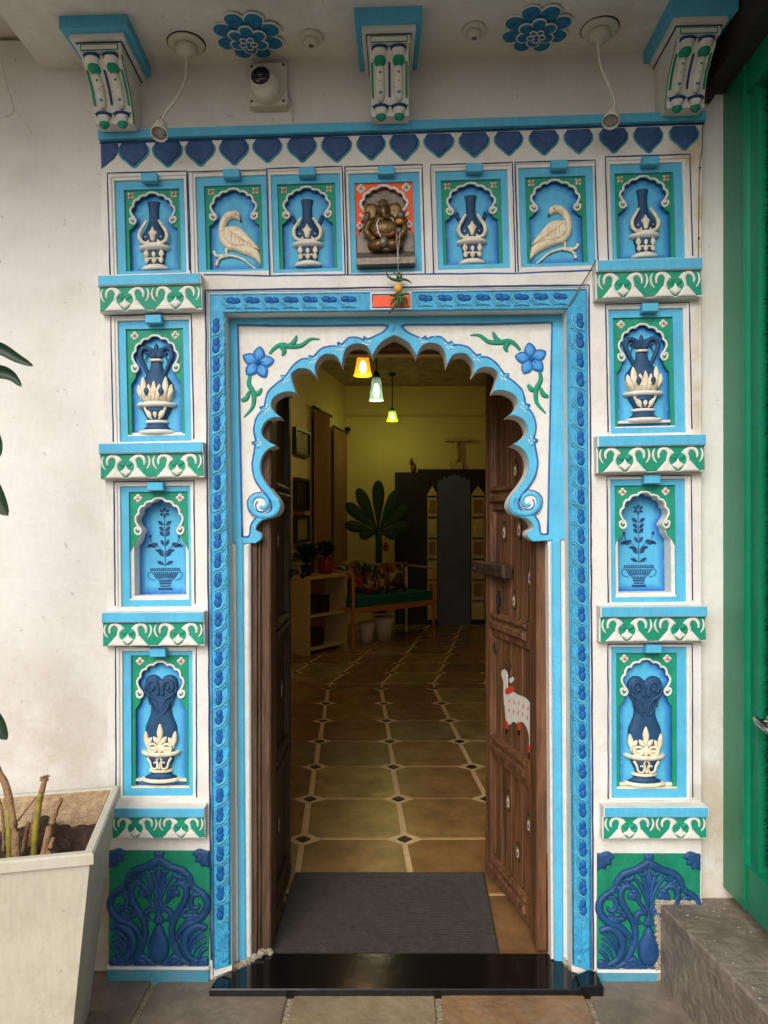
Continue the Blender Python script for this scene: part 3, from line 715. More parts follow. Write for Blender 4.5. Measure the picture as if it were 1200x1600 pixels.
# blue star flowers and green scroll leaves on the spandrel
def star(cx, cy, sgn, nm='star_flower'):
    fl = empty(nm, W(cx, cy, 0.0685) - Vector((0, 0.07, 0))); fl.parent = arch
    for k in range(5):
        a = k * 72 + (8 if sgn > 0 else -8)
        m = MB().puff(drop(0, 0, 26, 8.6, a), 1.6, 6, 0, 0.3, 2.0, attr=4); m.build('petal', PET, fl)
    m = MB()
    for k in range(5): 
        a = math.radians(k * 72 + (8 if sgn > 0 else -8)); m.tube([(0, 0), (12 * math.sin(a), -12 * math.cos(a))], [1.4, 0.3], 6, 0.6, 1.8)
        m.tube(spl(drop(0, 0, 26.4, 9.0, math.degrees(a)), 1, True)[::2], 0.7, 5, 0.6, 0.6)
    m.build('petal_lines', 'line', fl)
    MB().ball((0, 0, 1.6), (4, 4, 2.4)).build('flower_eye', 'deep', fl)
PET = mat('flower_blue', (66, 152, 214), 0.5, 0.1, 30, 0.1, edge=(26, 92, 175))
star(403, 567, 1); star(830, 561, -1)
def scroll(paths, sgn):
    for P in paths:
        Q = [(p[0], p[1]) if sgn > 0 else (2 * 617 - p[0], p[1] - 6) for p in P]
        m = MB().tube(gl(comp(spl(Q, 6), WF + 1)), lambda t: 0.8 + 3.4 * math.sin(math.pi * min(1, t * 0.9 + 0.1)) ** 0.8, 8, 0.4, WF + 0.6)
        m.build('leaf_scroll', 'green', arch, AL)
SCR = [[(421, 553), (430, 543), (440, 539), (452, 541), (470, 540), (485, 530), (500, 530)], [(449, 541), (458, 536), (464, 524)], [(438, 541), (444, 548), (441, 556)],
       [(391, 585), (389, 600), (396, 615), (395, 635), (381, 652)], [(377, 626), (385, 622), (390, 610)], [(394, 616), (404, 614), (409, 606)]]
scroll(SCR, 1); scroll(SCR, -1)

# little orange tablet in the middle of the rope band
tb = empty('tablet', W(611, 471, -0.005), 'small orange tablet with white edge set in the rope moulding above the arch', 'tablet', rot=(0, -0.012, 0))
MB().prism(rect(-32, -14, 32, 13), -3, 1.8, 0.6).build('edge', 'white2', tb)
MB().prism(rect(-28, -9.5, 29, 9), 0, 2.6, 0.3).build('face', 'orange', tb)
m = MB(); line_strip(m, [(-29, -10.5), (30, -10.5), (30, 10), (-29, 10), (-29, -10.5)], 0.7, 1.9, 0.2); m.build('painted_line', 'inky', tb)

# ------------------------------------------------------------------ top trim and hearts
fr = empty('heart_frieze', W(628, 200, 0), 'frieze of navy heart drops under a sky-blue strip across the gate top', 'frieze', rot=(0, -0.030, 0))
m = MB().prism([(-472, -6), (472, -8), (472, 6), (-472, 8)], -6, 9, 0.8); m.build('blue_strip', 'blue', fr)
m = MB(); line_strip(m, [(-472, 9.5), (472, 7.5)], 1.2, 0.6, 0.2); m.build('painted_line', 'inky', fr)
hp = [(-18, 0, True), (18, 0, True), (22, 7), (22.5, 15), (18, 23), (9, 31), (0, 38.5, True), (-9, 31), (-18, 23), (-22.5, 15), (-22, 7)]
hmesh = MB().puff(spl(hp, 4, True), 1.6, 5, 0, 0.6, 3).mesh('heart', 'heart')
omesh = MB().tube(spl([(-22.5, 7), (-23, 15), (-19, 23), (-10, 31), (0, 39.5), (10, 31), (19, 23), (23, 15), (22.5, 7)], 3), [0.9] + [1.6] * 23 + [0.9], 6, 0.5, 0.4).mesh('heart_outline', 'aqua')
hx = [208, 261, 312, 365, 417, 471, 525, 579, 631, 685, 740, 794, 849, 903, 958, 1012, 1068]
for i, x in enumerate(hx):
    u = x - 628
    h_ = bpy.data.objects.new('heart', hmesh); COL.objects.link(h_); h_.parent = fr; place(h_, u, 11 - abs(u) * 0.001, 0.2)
    h_.scale = (RNG.uniform(.93, 1.0), 1, RNG.uniform(.92, 1.0))
    o_ = bpy.data.objects.new('heart_outline', omesh); COL.objects.link(o_); o_.parent = h_
m = MB().puff([(-471, 12), (-444, 12), (-442, 22), (-450, 34), (-471, 50)], 1.4, 5, 0.2, 0.6, 3); m.build('heart', 'heart', fr)

# ------------------------------------------------------------------ relief panels
def sym(P): return P + [(-p[0],) + tuple(p[1:]) for p in P[::-1] if p[0] != 0]
MOULD_T = [(0, 4.2), (-6, 5.2), (-11, 9.0, True), (-15, 8.6), (-20, 10.8), (-22.5, 14.8, True), (-27, 15.4), (-30.5, 19.8), (-31, 25.0, True), (-34.8, 28), (-36, 33.5), (-33, 40), (-28.5, 45.5), (-28, 49.5), (-31.5, 52.8), (-36, 50.5), (-37, 45.5), (-34, 43.5), (-32, 46)]
def mould(tall):
    P = MOULD_T
    if tall: P = [(p[0], 10.4 + (p[1] - 4.5) * 57 / 48.5, *p[2:]) for p in P]
    return P
def niche_outline(gw, gh, tall, top):
    P = mould(tall)[:15]
    P = [(p[0], p[1] + 0.6, *p[2:]) for p in P]
    base = P[14]
    sh = 62 if not tall else 86
    P = P[:14] + [(base[0] + 1, base[1] - 0.5, True), (-33, (base[1] + sh) / 2), (-min(39.5, gw / 2 - 2.5), sh, True)]
    left = spl(P, 3)
    left = left + [(-min(39.5, gw / 2 - 2.5), gh)]
    k = (gw / 2) / 45.0
    L_ = [(p[0] * k, p[1]) for p in left]
    return L_     # from top centre down the left side
def petals_row(mb, xs, h, vb, L_, w, w0, ang=None):
    for i, x in enumerate(xs): mb.puff(drop(x, vb - h, L_, w, ang[i] if ang else 0), 2.2, w, w0, 0.6, 1.3)
def mb_both(fn):
    for s in (1, -1): fn(s)
def vaseA(par, vb, handles):
    r = empty('vase', (0, 0, 0)); r.parent = par
    MB().lathe([(10, 107), (9.4, 105), (8, 98), (7.4, 88), (8, 79), (10, 71), (14, 63), (18, 56), (19, 50), (17, 43), (12, 38)], 0, vb, 18, 0.62, sm=True).build('vase_body', 'navy', r)
    m = MB()
    for s in (1, -1):
        m.tube([(s * p[0], vb - p[1]) for p in spl([(9, 76), (14, 68), (19, 60), (21, 52), (18, 44), (11, 41), (6.5, 45), (8, 51), (12.5, 50)], 4)], lambda t: 1.2 + 1.7 * math.sin(math.pi * min(1, t + .12)), 8, 1.0, 8.5)
    m.puff([(p[0], vb - p[1]) for p in spl([(0, 66, True), (4, 59), (7, 57), (5, 52), (2.5, 44), (-2.5, 44), (-5, 52), (-7, 57), (-4, 59)], 3, True)], 2.5, 3, 10, 0.6, 1.3)
    m.puff(ell(0, vb - 39, 15, 4.5, 16), 3, 4, 7, 0.6, 1.5)
    m.build('lotus_crown', 'cream', r)
    MB().lathe([(12, 39), (24, 37), (25, 34.5), (23, 32.5), (15, 30)], 0, vb, 18, 0.66).build('vase_rim', 'white2', r)
    MB().lathe([(17, 32), (16.5, 25), (14.5, 19), (14.5, 15), (13, 10)], 0, vb, 18, 0.6).build('vase_cup', 'navy', r)
    m = MB(); petals_row(m, (-11.5, 0, 11.5), 17, vb, 14, 4.2, 7.4); petals_row(m, (-11, 0, 11), 9, vb, 9, 3.8, 7.6)
    m.tube([(-14, vb - 17), (-7, vb - 17), (7, vb - 17), (14, vb - 17)], 1.3, 6, 1, 8.5); m.build('cup_petals', 'cream', r)
    MB().lathe([(13, 9), (19, 6), (21.5, 3), (20, 0.5)], 0, vb, 18, 0.6).build('vase_foot', 'white2', r)
    if handles:
        for s in (1, -1):
            MB().puff([(p[0] * s, vb - p[1]) for p in spl([(15, 60), (17, 74), (21, 83), (25, 81), (25, 75), (20, 66), (19, 60)], 3, True)], 3, 3, 0, 0.8, 1.6).build('handle', 'navy', r)
    return r
def vaseB(par, vb):
    r = empty('vase', (0, 0, 0)); r.parent = par
    MB().lathe([(9, 116), (9, 111), (11, 103), (15, 95), (21, 87), (27, 79), (28, 72), (26, 62), (20, 52)], 0, vb, 20, 0.6).build('vase_body', 'navy', r)
    MB().tube([(-9.5, vb - 115.5, 3), (-5, vb - 115.5, 6.5), (5, vb - 115.5, 6.5), (9.5, vb - 115.5, 3)], 2.3, 8).build('collar', 'cream', r)
    for s in (1, -1):
        MB().tube([(s * p[0], vb - p[1]) for p in spl([(13, 92), (18, 104), (23, 114), (26, 124), (23, 133), (16, 135), (10, 131), (8, 125)], 4)], lambda t: 2.6 + 1.4 * math.sin(math.pi * t), 8, 0.9, 3).build('handle', 'navy', r)
        MB().tube([(s * p[0], vb - p[1]) for p in spl([(18, 128), (14, 124), (17, 118), (19, 108)], 4)], lambda t: 2.2 * (1.1 - t), 8, 0.9, 3).build('handle_curl', 'navy', r)
    m = MB()
    for a, L_ in ((-52, 17), (-28, 21), (0, 25), (28, 21), (52, 17)): m.puff(drop(0, vb - 118, L_, 4, a), 2.4, 3, 1.5, 0.8, 1.4)
    m.build('palmette', 'navy', r)
    m = MB()
    for x, h, L_, w, a in ((-24, 54, 24, 4.6, -10), (-17, 53, 36, 5.2, -4), (-6.5, 52, 26, 4.5, -6), (0, 52, 30, 5, 0), (6.5, 52, 26, 4.5, 6), (17, 53, 36, 5.2, 4), (24, 54, 24, 4.6, 10)):
        dep = 16.5 * math.sqrt(max(0, 1 - (x / 30) ** 2))
        m.puff(drop(x * 0.94, vb - h, L_, w, a), 2.6, 3.2, dep * 0.88, 0.8, 1.5)
    m.lathe([(20, 51), (25, 56), (28, 62), (28, 68), (25, 69)], 0, vb, 18, 0.6)
    m.build('lotus_crown', 'cream', r)
    for s in (1, -1):
        MB().puff(drop(s * 11.5, vb - 58, 14, 4.2, 0), 1.2, 3, 17.4, 0.6, 1.4).build('crown_eye', 'navy', r)
    MB().lathe([(20, 51), (31, 49), (33, 46.5), (31, 44), (22, 42)], 0, vb, 20, 0.6).build('vase_rim', 'white2', r)
    MB().lathe([(25, 43), (22, 35), (17, 27), (14, 22)], 0, vb, 18, 0.6).build('vase_bowl', 'navy', r)
    m = MB(); petals_row(m, (-6.5, 0, 6.5), 24, vb, 15, 4, 10.5, (-22, 0, 22))
    for s in (1, -1): m.tube([(s * p[0], vb - p[1]) for p in spl([(17, 42), (14, 35), (11, 28), (5, 24)], 4)], lambda t: 2.4 - t, 8, 1, 10)
    m.build('bowl_petals', 'cream', r)
    MB().lathe([(14, 23), (19, 21.5), (19.5, 19), (15, 17.5)], 0, vb, 18, 0.6).build('foot_ring', 'white2', r)
    MB().lathe([(15, 18), (18, 13), (24, 7)], 0, vb, 18, 0.6).build('vase_foot', 'navy', r)
    m = MB().lathe([(22, 8), (29, 6), (31, 4), (26, 1)], 0, vb, 18, 0.6); m.box((-43, vb - 3.5, 0), (44, vb + 1, 6), 1); m.build('vase_base', 'white2', r)
    return r
def vaseC(par, vb):
    r = empty('vase', (0, 0, 0)); r.parent = par
    half = [(0, 163, True), (6, 169), (14, 171), (22, 168), (26.5, 160), (26, 148), (22, 137), (18, 127), (16.5, 118), (17.5, 108), (21, 98), (25, 88), (25, 74), (22, 62), (17, 52), (0, 50)]
    P = half + [(-p[0],) + tuple(p[1:]) for p in half[-2:0:-1]]
    MB().puff([(p[0], vb - p[1]) for p in spl([(q[0], q[1]) + tuple(q[2:]) for q in P], 3, True)], 6.5, 14, 0, 1.5, 2.2).build('vase_body', 'navy', r)
    m = MB()
    for s in (1, -1):
        m.tube([(s * p[0], vb - p[1]) for p in spl([(4, 140), (4, 152), (8, 161), (15, 162), (20, 156), (18, 148), (12, 147), (10, 153)], 4)], lambda t: 3.4 - 1.2 * t, 8, 1.0, 7.6)
        m.tube([(s * p[0], vb - p[1]) for p in spl([(22, 144), (16, 138), (11, 135), (6, 128), (3, 114)], 4)], lambda t: 2.6 - 1.0 * t, 8, 1.0, 7.6)
        m.tube([(s * p[0], vb - p[1]) for p in spl([(15, 128), (11, 118), (6, 111), (2, 113)], 4)], 1.8, 8, 1.0, 8)
        m.tube([(s * p[0], vb - p[1]) for p in spl([(23, 158), (25, 148), (20, 136), (17, 124)], 4)], 1.8, 8, 1.0, 5.5)
        m.ball((s * 12, vb - 151, 9), (4, 4, 3.5), 10, 8)
    m.build('scroll_relief', 'navy', r)
    m = MB()
    for a, L_, w in ((-40, 17, 4), (0, 34, 5), (40, 17, 4)): m.puff(drop(0, vb - 60, L_, w, a), 2.4, 3, 7.5, 1, 1.5)
    for s in (1, -1):
        m.tube([(s * (11.5 + 7 * math.cos(t)), vb - 55 - 6.5 * math.sin(t)) for t in np.linspace(0, 2 * math.pi, 18)], 2.1, 8, 1, 9)
        m.puff(drop(s * 20, vb - 52, 30, 4.5, s * 8), 2.4, 3, 5, 1, 1.6); m.puff(drop(s * 20, vb - 58, 16, 3.5, -s * 25), 2, 3, 6.5, 1, 1.6)
    m.puff(ell(0, vb - 55, 5, 8, 14), 2, 3, 8, 1, 1.6); m.lathe([(18, 50), (22, 53), (23, 56), (14, 57)], 0, vb, 18, 0.55)
    m.build('leaf_crown', 'cream', r)
    MB().lathe([(20, 47), (28, 50), (32, 48.5), (31, 44.5), (22, 41)], 0, vb, 20, 0.6).build('vase_rim', 'cream', r)
    MB().lathe([(22, 42), (20, 34), (16, 26), (14, 20)], 0, vb, 18, 0.6).build('vase_bowl', 'navy', r)
    m = MB()
    for s in (1, -1):
        m.tube([(s * p[0], vb - p[1]) for p in spl([(19, 40), (15, 33), (12, 24), (6, 22), (3, 28), (6, 33), (9, 31)], 4)], lambda t: 2.2 - t, 8, 1, 10.5)
        m.tube([(s * p[0], vb - p[1]) for p in spl([(1, 40), (4, 37), (2, 31), (1, 22)], 4)], 1.3, 8, 1, 12)
    m.build('bowl_scrolls', 'cream', r)
    MB().lathe([(14, 20), (19, 19), (19.5, 16), (15, 14.5)], 0, vb, 18, 0.6).build('foot_ring', 'cream', r)
    MB().lathe([(15, 15), (18, 11), (27, 6)], 0, vb, 18, 0.55).build('vase_foot', 'navy', r)
    m = MB().lathe([(24, 7), (31, 5), (33, 2.5), (27, 0)], 0, vb, 18, 0.55); m.box((-43, vb - 4, 0), (44, vb + 0.5, 5), 1); m.build('vase_base', 'cream', r)
    return r
def bird(par, s):
    r = empty('bird', (0, 0, 0)); r.parent = par
    q = lambda P: [((p[0] - 950) / 4.444 * s,(p[1] - 700) / 4.444) + tuple(p[2:]) for p in P]
    body = [(945, 372), (975, 384), (994, 405), (990, 430), (1000, 462, True), (980, 446), (962, 438), (935, 432), (912, 442), (893, 468), (888, 500), (930, 498), (975, 500), (1015, 530), (1065, 585), (1100, 622), (1120, 655), (1135, 700), (1148, 745, True), (1138, 768, True), (1090, 722), (1040, 695), (960, 664), (890, 645), (845, 600), (828, 540), (832, 470), (860, 412), (900, 380)]
    MB().puff(spl(q(body), 3, True), 7, 9, 0, 1.2, 2.2).build('bird_body', 'cream', r)
    wing = [(880, 500, True), (925, 492), (975, 496), (1020, 530), (1070, 585), (1130, 658, True), (1050, 640), (960, 628), (900, 606), (872, 560)]
    MB().puff(spl(q(wing), 3, True), 2.6, 4, 6.6, 0.8, 2).build('wing', 'cream', r)
    m = MB()
    for k in range(6):
        a = q([(900 + k * 22, 515 + k * 16), (930 + k * 24, 545 + k * 14), (925 + k * 30, 600 + k * 6)]); m.tube(spl(a, 4), 0.55, 5, 1, 9.9)
    m.tube(spl(q([(878, 505), (872, 560), (900, 608), (960, 630), (1050, 642), (1128, 660)]), 4), 0.7, 5, 1, 7.6)
    m.build('feather_lines', 'ochre', r)
    h = q([(960, 408)])[0]
    MB().ball((h[0], h[1], 6.4), (2.2, 2.2, 2.2)).build('eye', 'ochre', r)
    MB().puff(spl(q([(985, 428), (998, 440), (994, 462, True), (985, 445)]), 3, True), 1.6, 2, 2, 1, 1.5).build('beak', 'iron', r)
    m = MB()
    for P in ([(792, 658), (815, 690), (860, 688), (920, 690), (1000, 715), (1050, 755), (1092, 785)], [(812, 760), (822, 725), (850, 702), (900, 695)], [(888, 640), (884, 665), (890, 690)]):
        m.tube(spl(q(P), 4), lambda t: 2.6 - 1.3 * t, 8, 0.9, 2.5)
    m.build('branch', 'cream', r)
def flowerlet(par, u, v, four, w0, big=1.0):
    m = MB()
    for k in range(4):
        m.puff(drop(u, v, 7 * big, 3.2 * big if four else 2.1, k * 90 + (0 if four else 45)), 1.6, 2.2, w0, 0.5, 1.3)
    o = m.build('flower', 'white2' if four else 'cream', par)
    m = MB().ball((u, v, w0 + 2.0), (1.6, 1.6, 1.0), 8, 6)
    for k in range(4):
        a = math.radians(k * 90 + (0 if four else 45)); m.tube([(u, v), (u + 4 * math.sin(a), v - 4 * math.cos(a))], [0.9, 0.3], 5, 1, w0 + 2.2)
    m.build('flower_eye', 'redo' if RNG.random() < 0.6 else 'ochre', o)
def plantpaint(par, v0):
    m = MB(); st = 0
    def leaf(x, y, L_, w, a): m.prism([(p[0], p[1] + v0) for p in drop(x, y, L_, w, a)], 0, 0.35)
    m.tube([(0, v0 - 46), (0.5, v0 - 90), (-0.5, v0 - 128)], 0.55, 5, 0.4, 0.3)
    for x, y, s in ((0, -62, 1),):
        pass
    for k in range(6): leaf(math.sin(math.radians(k * 60)) * 1.6, -136 - math.cos(math.radians(k * 60)) * 1.6, 7.5, 2.3, k * 60)
    for s in (1, -1):
        for y, L_, w, a in ((-48, 14, 3, 62), (-62, 12, 3, 50), (-70, 16, 2.8, 78), (-80, 12, 2.6, 28), (-96, 11, 3.2, 40), (-104, 12, 3, 42), (-114, 13, 3, 52)):
            leaf(s * 1.2, y, L_, w, s * a)
        m.tube(spl([(s * 1, v0 - 66), (s * 10, v0 - 78), (s * 20, v0 - 84), (s * 24, v0 - 92)], 4), 0.5, 5, 0.4, 0.3)
        for x, y, L_, a in ((14, -78, 12, 75), (20, -84, 12, 120), (21, -84, 10, -100), (24, -92, 8, 10)): leaf(s * x, y, L_, 2.7, s * a)
    # bowl: rim of small strokes, gadroons, foot
    for k in range(17): m.prism(rect(-25 + k * 3.0, v0 - 43, -23.2 + k * 3.0, v0 - 40), 0, 0.35)
    m.tube([(-26, v0 - 38.5), (26, v0 - 38.5)], 0.6, 5, 0.4, 0.3)
    for k in range(-6, 7): m.prism([(k * 3.6 - 1.1, v0 - 36), (k * 3.6 + 1.1, v0 - 36), (k * 2.5 + 0.9, v0 - 26 + abs(k) * 0.2), (k * 2.5 - 0.9, v0 - 26 + abs(k) * 0.2)], 0, 0.35)
    for k in range(-4, 5): m.prism([(k * 3.2 - 0.8, v0 - 24), (k * 3.2 + 1.0, v0 - 24), (k * 2.1 + 0.8, v0 - 19), (k * 2.1 - 0.8, v0 - 19)], 0, 0.35)
    for s in (1, -1): m.tube(spl([(s * 23, v0 - 36), (s * 29, v0 - 34), (s * 27, v0 - 26), (s * 17, v0 - 22)], 4), 0.55, 5, 0.4, 0.3)
    m.prism(rect(-10, v0 - 18, 10, v0 - 15.5), 0, 0.35); m.prism(rect(-9, v0 - 13.5, 9, v0 - 11.5), 0, 0.35); m.prism(rect(-12, v0 - 9.5, 12, v0 - 6), 0, 0.35)
    return m.build('painted_plant', 'inky', par)

def deity(par, vb):
    """seated elephant-headed brass figure on a bronze throne; vb = bottom of the throne"""
    r = empty('figurine', (0, 0, 0)); r.parent = par
    q = lambda x, y: ((x - 382) / 6.154, (y - 1090) / 6.154 + vb)
    m = MB().prism([q(105, 780), q(170, 700), q(190, 560), q(580, 560), q(600, 700), q(662, 780), q(662, 960), q(105, 960)], -6, 5, 1)
    m.hexa([(*q(105, 1030), 24), (*q(662, 1030), 24), (*q(662, 1090), 24), (*q(105, 1090), 24), (*q(110, 930), 4), (*q(655, 930), 4), (*q(655, 1090), -5), (*q(110, 1090), -5)])
    m.build('throne', 'bronze', r)
    m = MB()
    B = lambda x, y, w, rx, ry, rw: m.ball((*q(x, y), w), (rx / 6.154, ry / 6.154, rw / 6.154), 16, 10)
    B(385, 740, 13, 150, 105, 85); B(385, 660, 11, 120, 90, 70)            # belly, chest
    for s in (1, -1):
        m.tube([(*q(385 + s * 150, 895), 14), (*q(385 + s * 60, 905), 22), (*q(385 + s * 10, 900), 24)], [8, 8.5, 6], 10)   # thighs and folded shins
        m.tube([(*q(385 + s * 100, 640), 12), (*q(385 + s * 165, 680), 13), (*q(385 + s * 185, 760), 16), (*q(385 + s * 130, 840), 22)], [6, 6, 5.5, 4.5], 10)
        m.tube([(*q(385 + s * 130, 640), 9), (*q(385 + s * 175, 650), 10), (*q(385 + s * 165, 600), 14)], [5, 4.6, 4.6], 10)
        m.ball((*q(385 + s * 165, 605), 15), (5.5, 6, 5), 10, 8); m.ball((*q(385 + s * 120, 850), 23), (5, 5, 5), 10, 8)
    m.build('figure_body', 'brass', r)
    m = MB(); m.ball((*q(370, 555), 20), (10.5, 13, 10), 16, 12)
    m.tube([(*q(370, 560), 28), (*q(372, 610), 30), (*q(378, 650), 29), (*q(405, 665), 28), (*q(420, 635), 29)], [5.5, 5, 4.2, 3.4, 2.6], 10)
    m.ball((*q(370, 500), 19), (8.5, 5, 8), 14, 8)
    for s in (1, -1): m.tube([(*q(370 + s * 35, 610), 26), (*q(370 + s * 45, 640), 30)], [1.4, 0.8], 6)
    m.build('elephant_head', 'brass', r)
    for s in (1, -1):
        c = q(370 + s * 115, 580)
        m = MB().puff(spl([(c[0] - s * 11, c[1] - 9), (c[0] - s * 3, c[1] - 15), (c[0] + s * 8, c[1] - 12), (c[0] + s * 11, c[1] - 2), (c[0] + s * 7, c[1] + 10), (c[0] - s * 2, c[1] + 13), (c[0] - s * 9, c[1] + 8)], 4, True), 3, 6, 12, 1.5, 2)
        m.tube(spl([(c[0] - s * 8, c[1] - 12), (c[0] + s * 4, c[1] - 14), (c[0] + s * 10, c[1] - 6), (c[0] + s * 9, c[1] + 6)], 4), 1.0, 6, 1, 15.5)
        m.build('ear', 'brass', r)
        MB().ball((*q(370 + s * 38, 555), 29), (1.6, 1.4, 1.2), 8, 6).build('eye', 'iron', r)
    m = MB().tube([(*q(330, 650), 21), (*q(305, 720), 27), (*q(320, 800), 28), (*q(345, 850), 27)], 1.1, 6)
    m.tube([(*q(470, 690), 22), (*q(455, 660), 22), (*q(430, 655), 23)], 1.0, 6)
    m.build('sacred_thread', 'thread', r)
    m = MB().ball((*q(365, 895), 29), (7, 8.5, 5), 12, 8); m.ball((*q(205, 640), 18), (5, 6, 5), 10, 8); m.ball((*q(535, 620), 18), (5.5, 6.5, 5), 10, 8); m.ball((*q(515, 780), 22), (5, 6, 5), 10, 8)
    m.build('hand_ornament', 'bronze', r)
    MB().ball((*q(520, 695), 24), (6, 4.4, 5), 12, 8).build('sweet_bowl', 'ochre', r)
    MB().puff(ell(*q(385, 790), 19, 8, 18), 3, 6, 20, 0.5, 2).build('belly_cloth', 'copper', r)

names = {
 ('A', 0): 'relief panel with handleless navy vase, leftmost in the top row',
 ('bird', 1): 'relief panel with white bird facing right, left half of the top row',
 ('A2', 2): 'relief panel with stub-handled navy vase between right-facing bird and brass figure',
 ('god', 3): 'orange panel holding a seated brass elephant-headed figure above the arch centre',
 ('A2', 4): 'relief panel with stub-handled navy vase between brass figure and left-facing bird',
 ('birdm', 5): 'relief panel with white bird facing left, right half of the top row',
 ('A', 6): 'relief panel with handleless navy vase at the right end of the top row',
 ('B', 7): 'tall relief panel, left pilaster, navy urn with looped handles and lotus',
 ('alc', 8): 'recessed alcove panel on left pilaster with small painted potted plant',
 ('C', 9): 'tallest relief panel on left pilaster, navy scroll-topped vase with leaf crown',
 ('B', 10): 'tall relief panel, right pilaster, navy urn with looped handles and lotus',
 ('alc', 11): 'recessed alcove panel on right pilaster with small painted potted plant',
 ('C', 12): 'tallest relief panel on right pilaster, navy scroll-topped vase with leaf crown'}
for idx, (kind, ln, bl, gr) in enumerate(P_TOP + P_COL):
    tall = idx >= 7
    cx, cy = (ln[0] + ln[2]) / 2, (ln[1] + ln[3]) / 2; sl = slope(cy)
    rt = empty('relief_panel', W(cx, cy, 0), names[(kind, idx)], 'relief panel', 'relief panels on the gate surround', rot=(0, -math.atan(sl), 0))
    rr = lambda r_: (r_[0] - cx, r_[1] - cy, r_[2] - cx, r_[3] - cy)
    l, b, g_ = rr(ln), rr(bl), rr(gr)
    m = MB(); lw = 0.8
    if idx < 7 and idx not in (0, 6): line_strip(m, [(l[0], l[3]), (l[0], l[1]), (l[2], l[1]), (l[2], l[3])], lw, 0.5, 0.3)
    elif tall or True: line_strip(m, [(l[0], l[3] - (0 if idx < 7 else 2)), (l[0], l[1]), (l[2], l[1]), (l[2], l[3] - 4)], lw, 0.5, 0.3)
    m.build('painted_line', 'inky', rt)
    # white stepped frame, blue inner frame
    m = MB().prism(rect(b[0] - 4.6, b[1] - 5.6, b[2] + 4.6, b[3] + 3.4), -12, -2.2, 0.7, [rect(b[0] - 0.5, b[1] - 0.5, b[2] + 0.5, b[3] + 0.3)[::-1]]); m.build('frame', 'white2', rt)
    m = MB().prism(rect(b[0] - 3, b[1] - 3, b[2] + 3, b[3] + 2), -14, -5.5, 0.0, [rect(*g_)[::-1]]); m.build('inner_frame', 'blue', rt)
    kx = (b[0] + b[2]) / 2 + 3; kt = b[1] - 6
    m = MB().box((kx - 12, kt, -3), (kx + 13, kt + 13, 9), 0.9); m.build('keystone', 'blue', rt)
    gw, gh = g_[2] - g_[0], g_[3] - g_[1]; gcx = (g_[0] + g_[2]) / 2; gt = g_[1]
    sub = empty('niche', (gcx * S, 0, -gt * S)); sub.parent = rt     # temporary frame, removed below
    NL = niche_outline(gw, gh, tall, gt)
    NR = [(-p[0], p[1]) for p in NL]
    off = Vector((gcx * S, 0, -gt * S))
    if kind == 'alc':
        bot = gh - 6
        NL2 = NL[:-1] + [(NL[-1][0], bot)]; NR2 = [(-p[0], p[1]) for p in NL2]
        MB().prism(rect(-gw / 2 - 1, -1, gw / 2 + 1, gh + 1), -38, -10.4, 0.4, [NL2 + NR2[::-1][:-1]]).build('alcove_block', 'white2', rt, off)
        sy = NL[-2][1]
        MB().prism([(-gw / 2 - 0.5, sy + 10), (-gw / 2 - .5, -0.5), (gw / 2 + .5, -0.5), (gw / 2 + .5, sy + 10)] + [(p[0] * 1.03, p[1]) for p in NR[:-1]][::-1] + [(p[0] * 1.03, p[1]) for p in NL[1:-1]], -11, -9, 0.3).build('spandrel_plate', 'green', rt, off)
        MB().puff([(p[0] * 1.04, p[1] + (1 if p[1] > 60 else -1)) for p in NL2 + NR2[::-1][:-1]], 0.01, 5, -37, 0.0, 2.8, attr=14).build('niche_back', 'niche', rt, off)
        pp = plantpaint(rt, 0); pp.location = off + Vector((0, 36.5 * S, -(bot - 1) * S)); pp.scale = (0.95, 1, 0.96)
        MB().box((-gw / 2, gh - 2.5, -12), (gw / 2, gh + 0.5, -5), 0.6).build('sill', 'white2', rt, off)
    else:
        god = kind == 'god'
        plate = [(-gw / 2 - 1, gh + 1), (-gw / 2 - 1, -1), (gw / 2 + 1, -1), (gw / 2 + 1, gh + 1)] + NR[::-1] + NL[1:]
        MB().prism(plate, -17, -9, 0.5).build('spandrel_plate', 'orange' if god else 'green', rt, off)
        bk = [(-gw / 2 - 1, gh + 1), (-gw / 2 - 1, -1), (gw / 2 + 1, -1), (gw / 2 + 1, gh + 1)]
        ol = [(p[0] * 1.02, p[1]) for p in NL + NR[::-1][:-1]]
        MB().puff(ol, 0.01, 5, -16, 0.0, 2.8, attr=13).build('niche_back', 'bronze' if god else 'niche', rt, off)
        if tall: MB().box((-gw / 2, gh - 2.0, -12), (gw / 2, gh + 0.5, -5), 0.6).build('sill', 'cream' if kind == 'C' else 'white2', rt, off)
    k = (gw / 2) / 45.0
    mo = [(p[0] * k, p[1], *p[2:]) for p in mould(tall)]
    ml = spl(mo, 4); mr = [(-p[0], p[1]) for p in ml]
    path = ml[::-1] + mr[1:]
    nP = len(path)
    m = MB().tube(path, lambda t: 1.9 if 0.06 < t < 0.94 else 1.2 + 0.9 * min(t, 1 - t) / 0.06, 8, 0.95, -8.0)
    m.ball((ml[-1][0], ml[-1][1], -8), (2.3, 2.3, 2.2), 8, 6); m.ball((mr[-1][0], mr[-1][1], -8), (2.3, 2.3, 2.2), 8, 6)
    if kind == 'god': m = MB().tube(path[10:-10], 2.3, 8, 0.95, -8.0)
    m.build('arch_moulding', 'white2', rt, off)
    bpy.data.objects.remove(sub)
    n0 = len(COL.objects)
    fx = (32 if tall else 35) * k
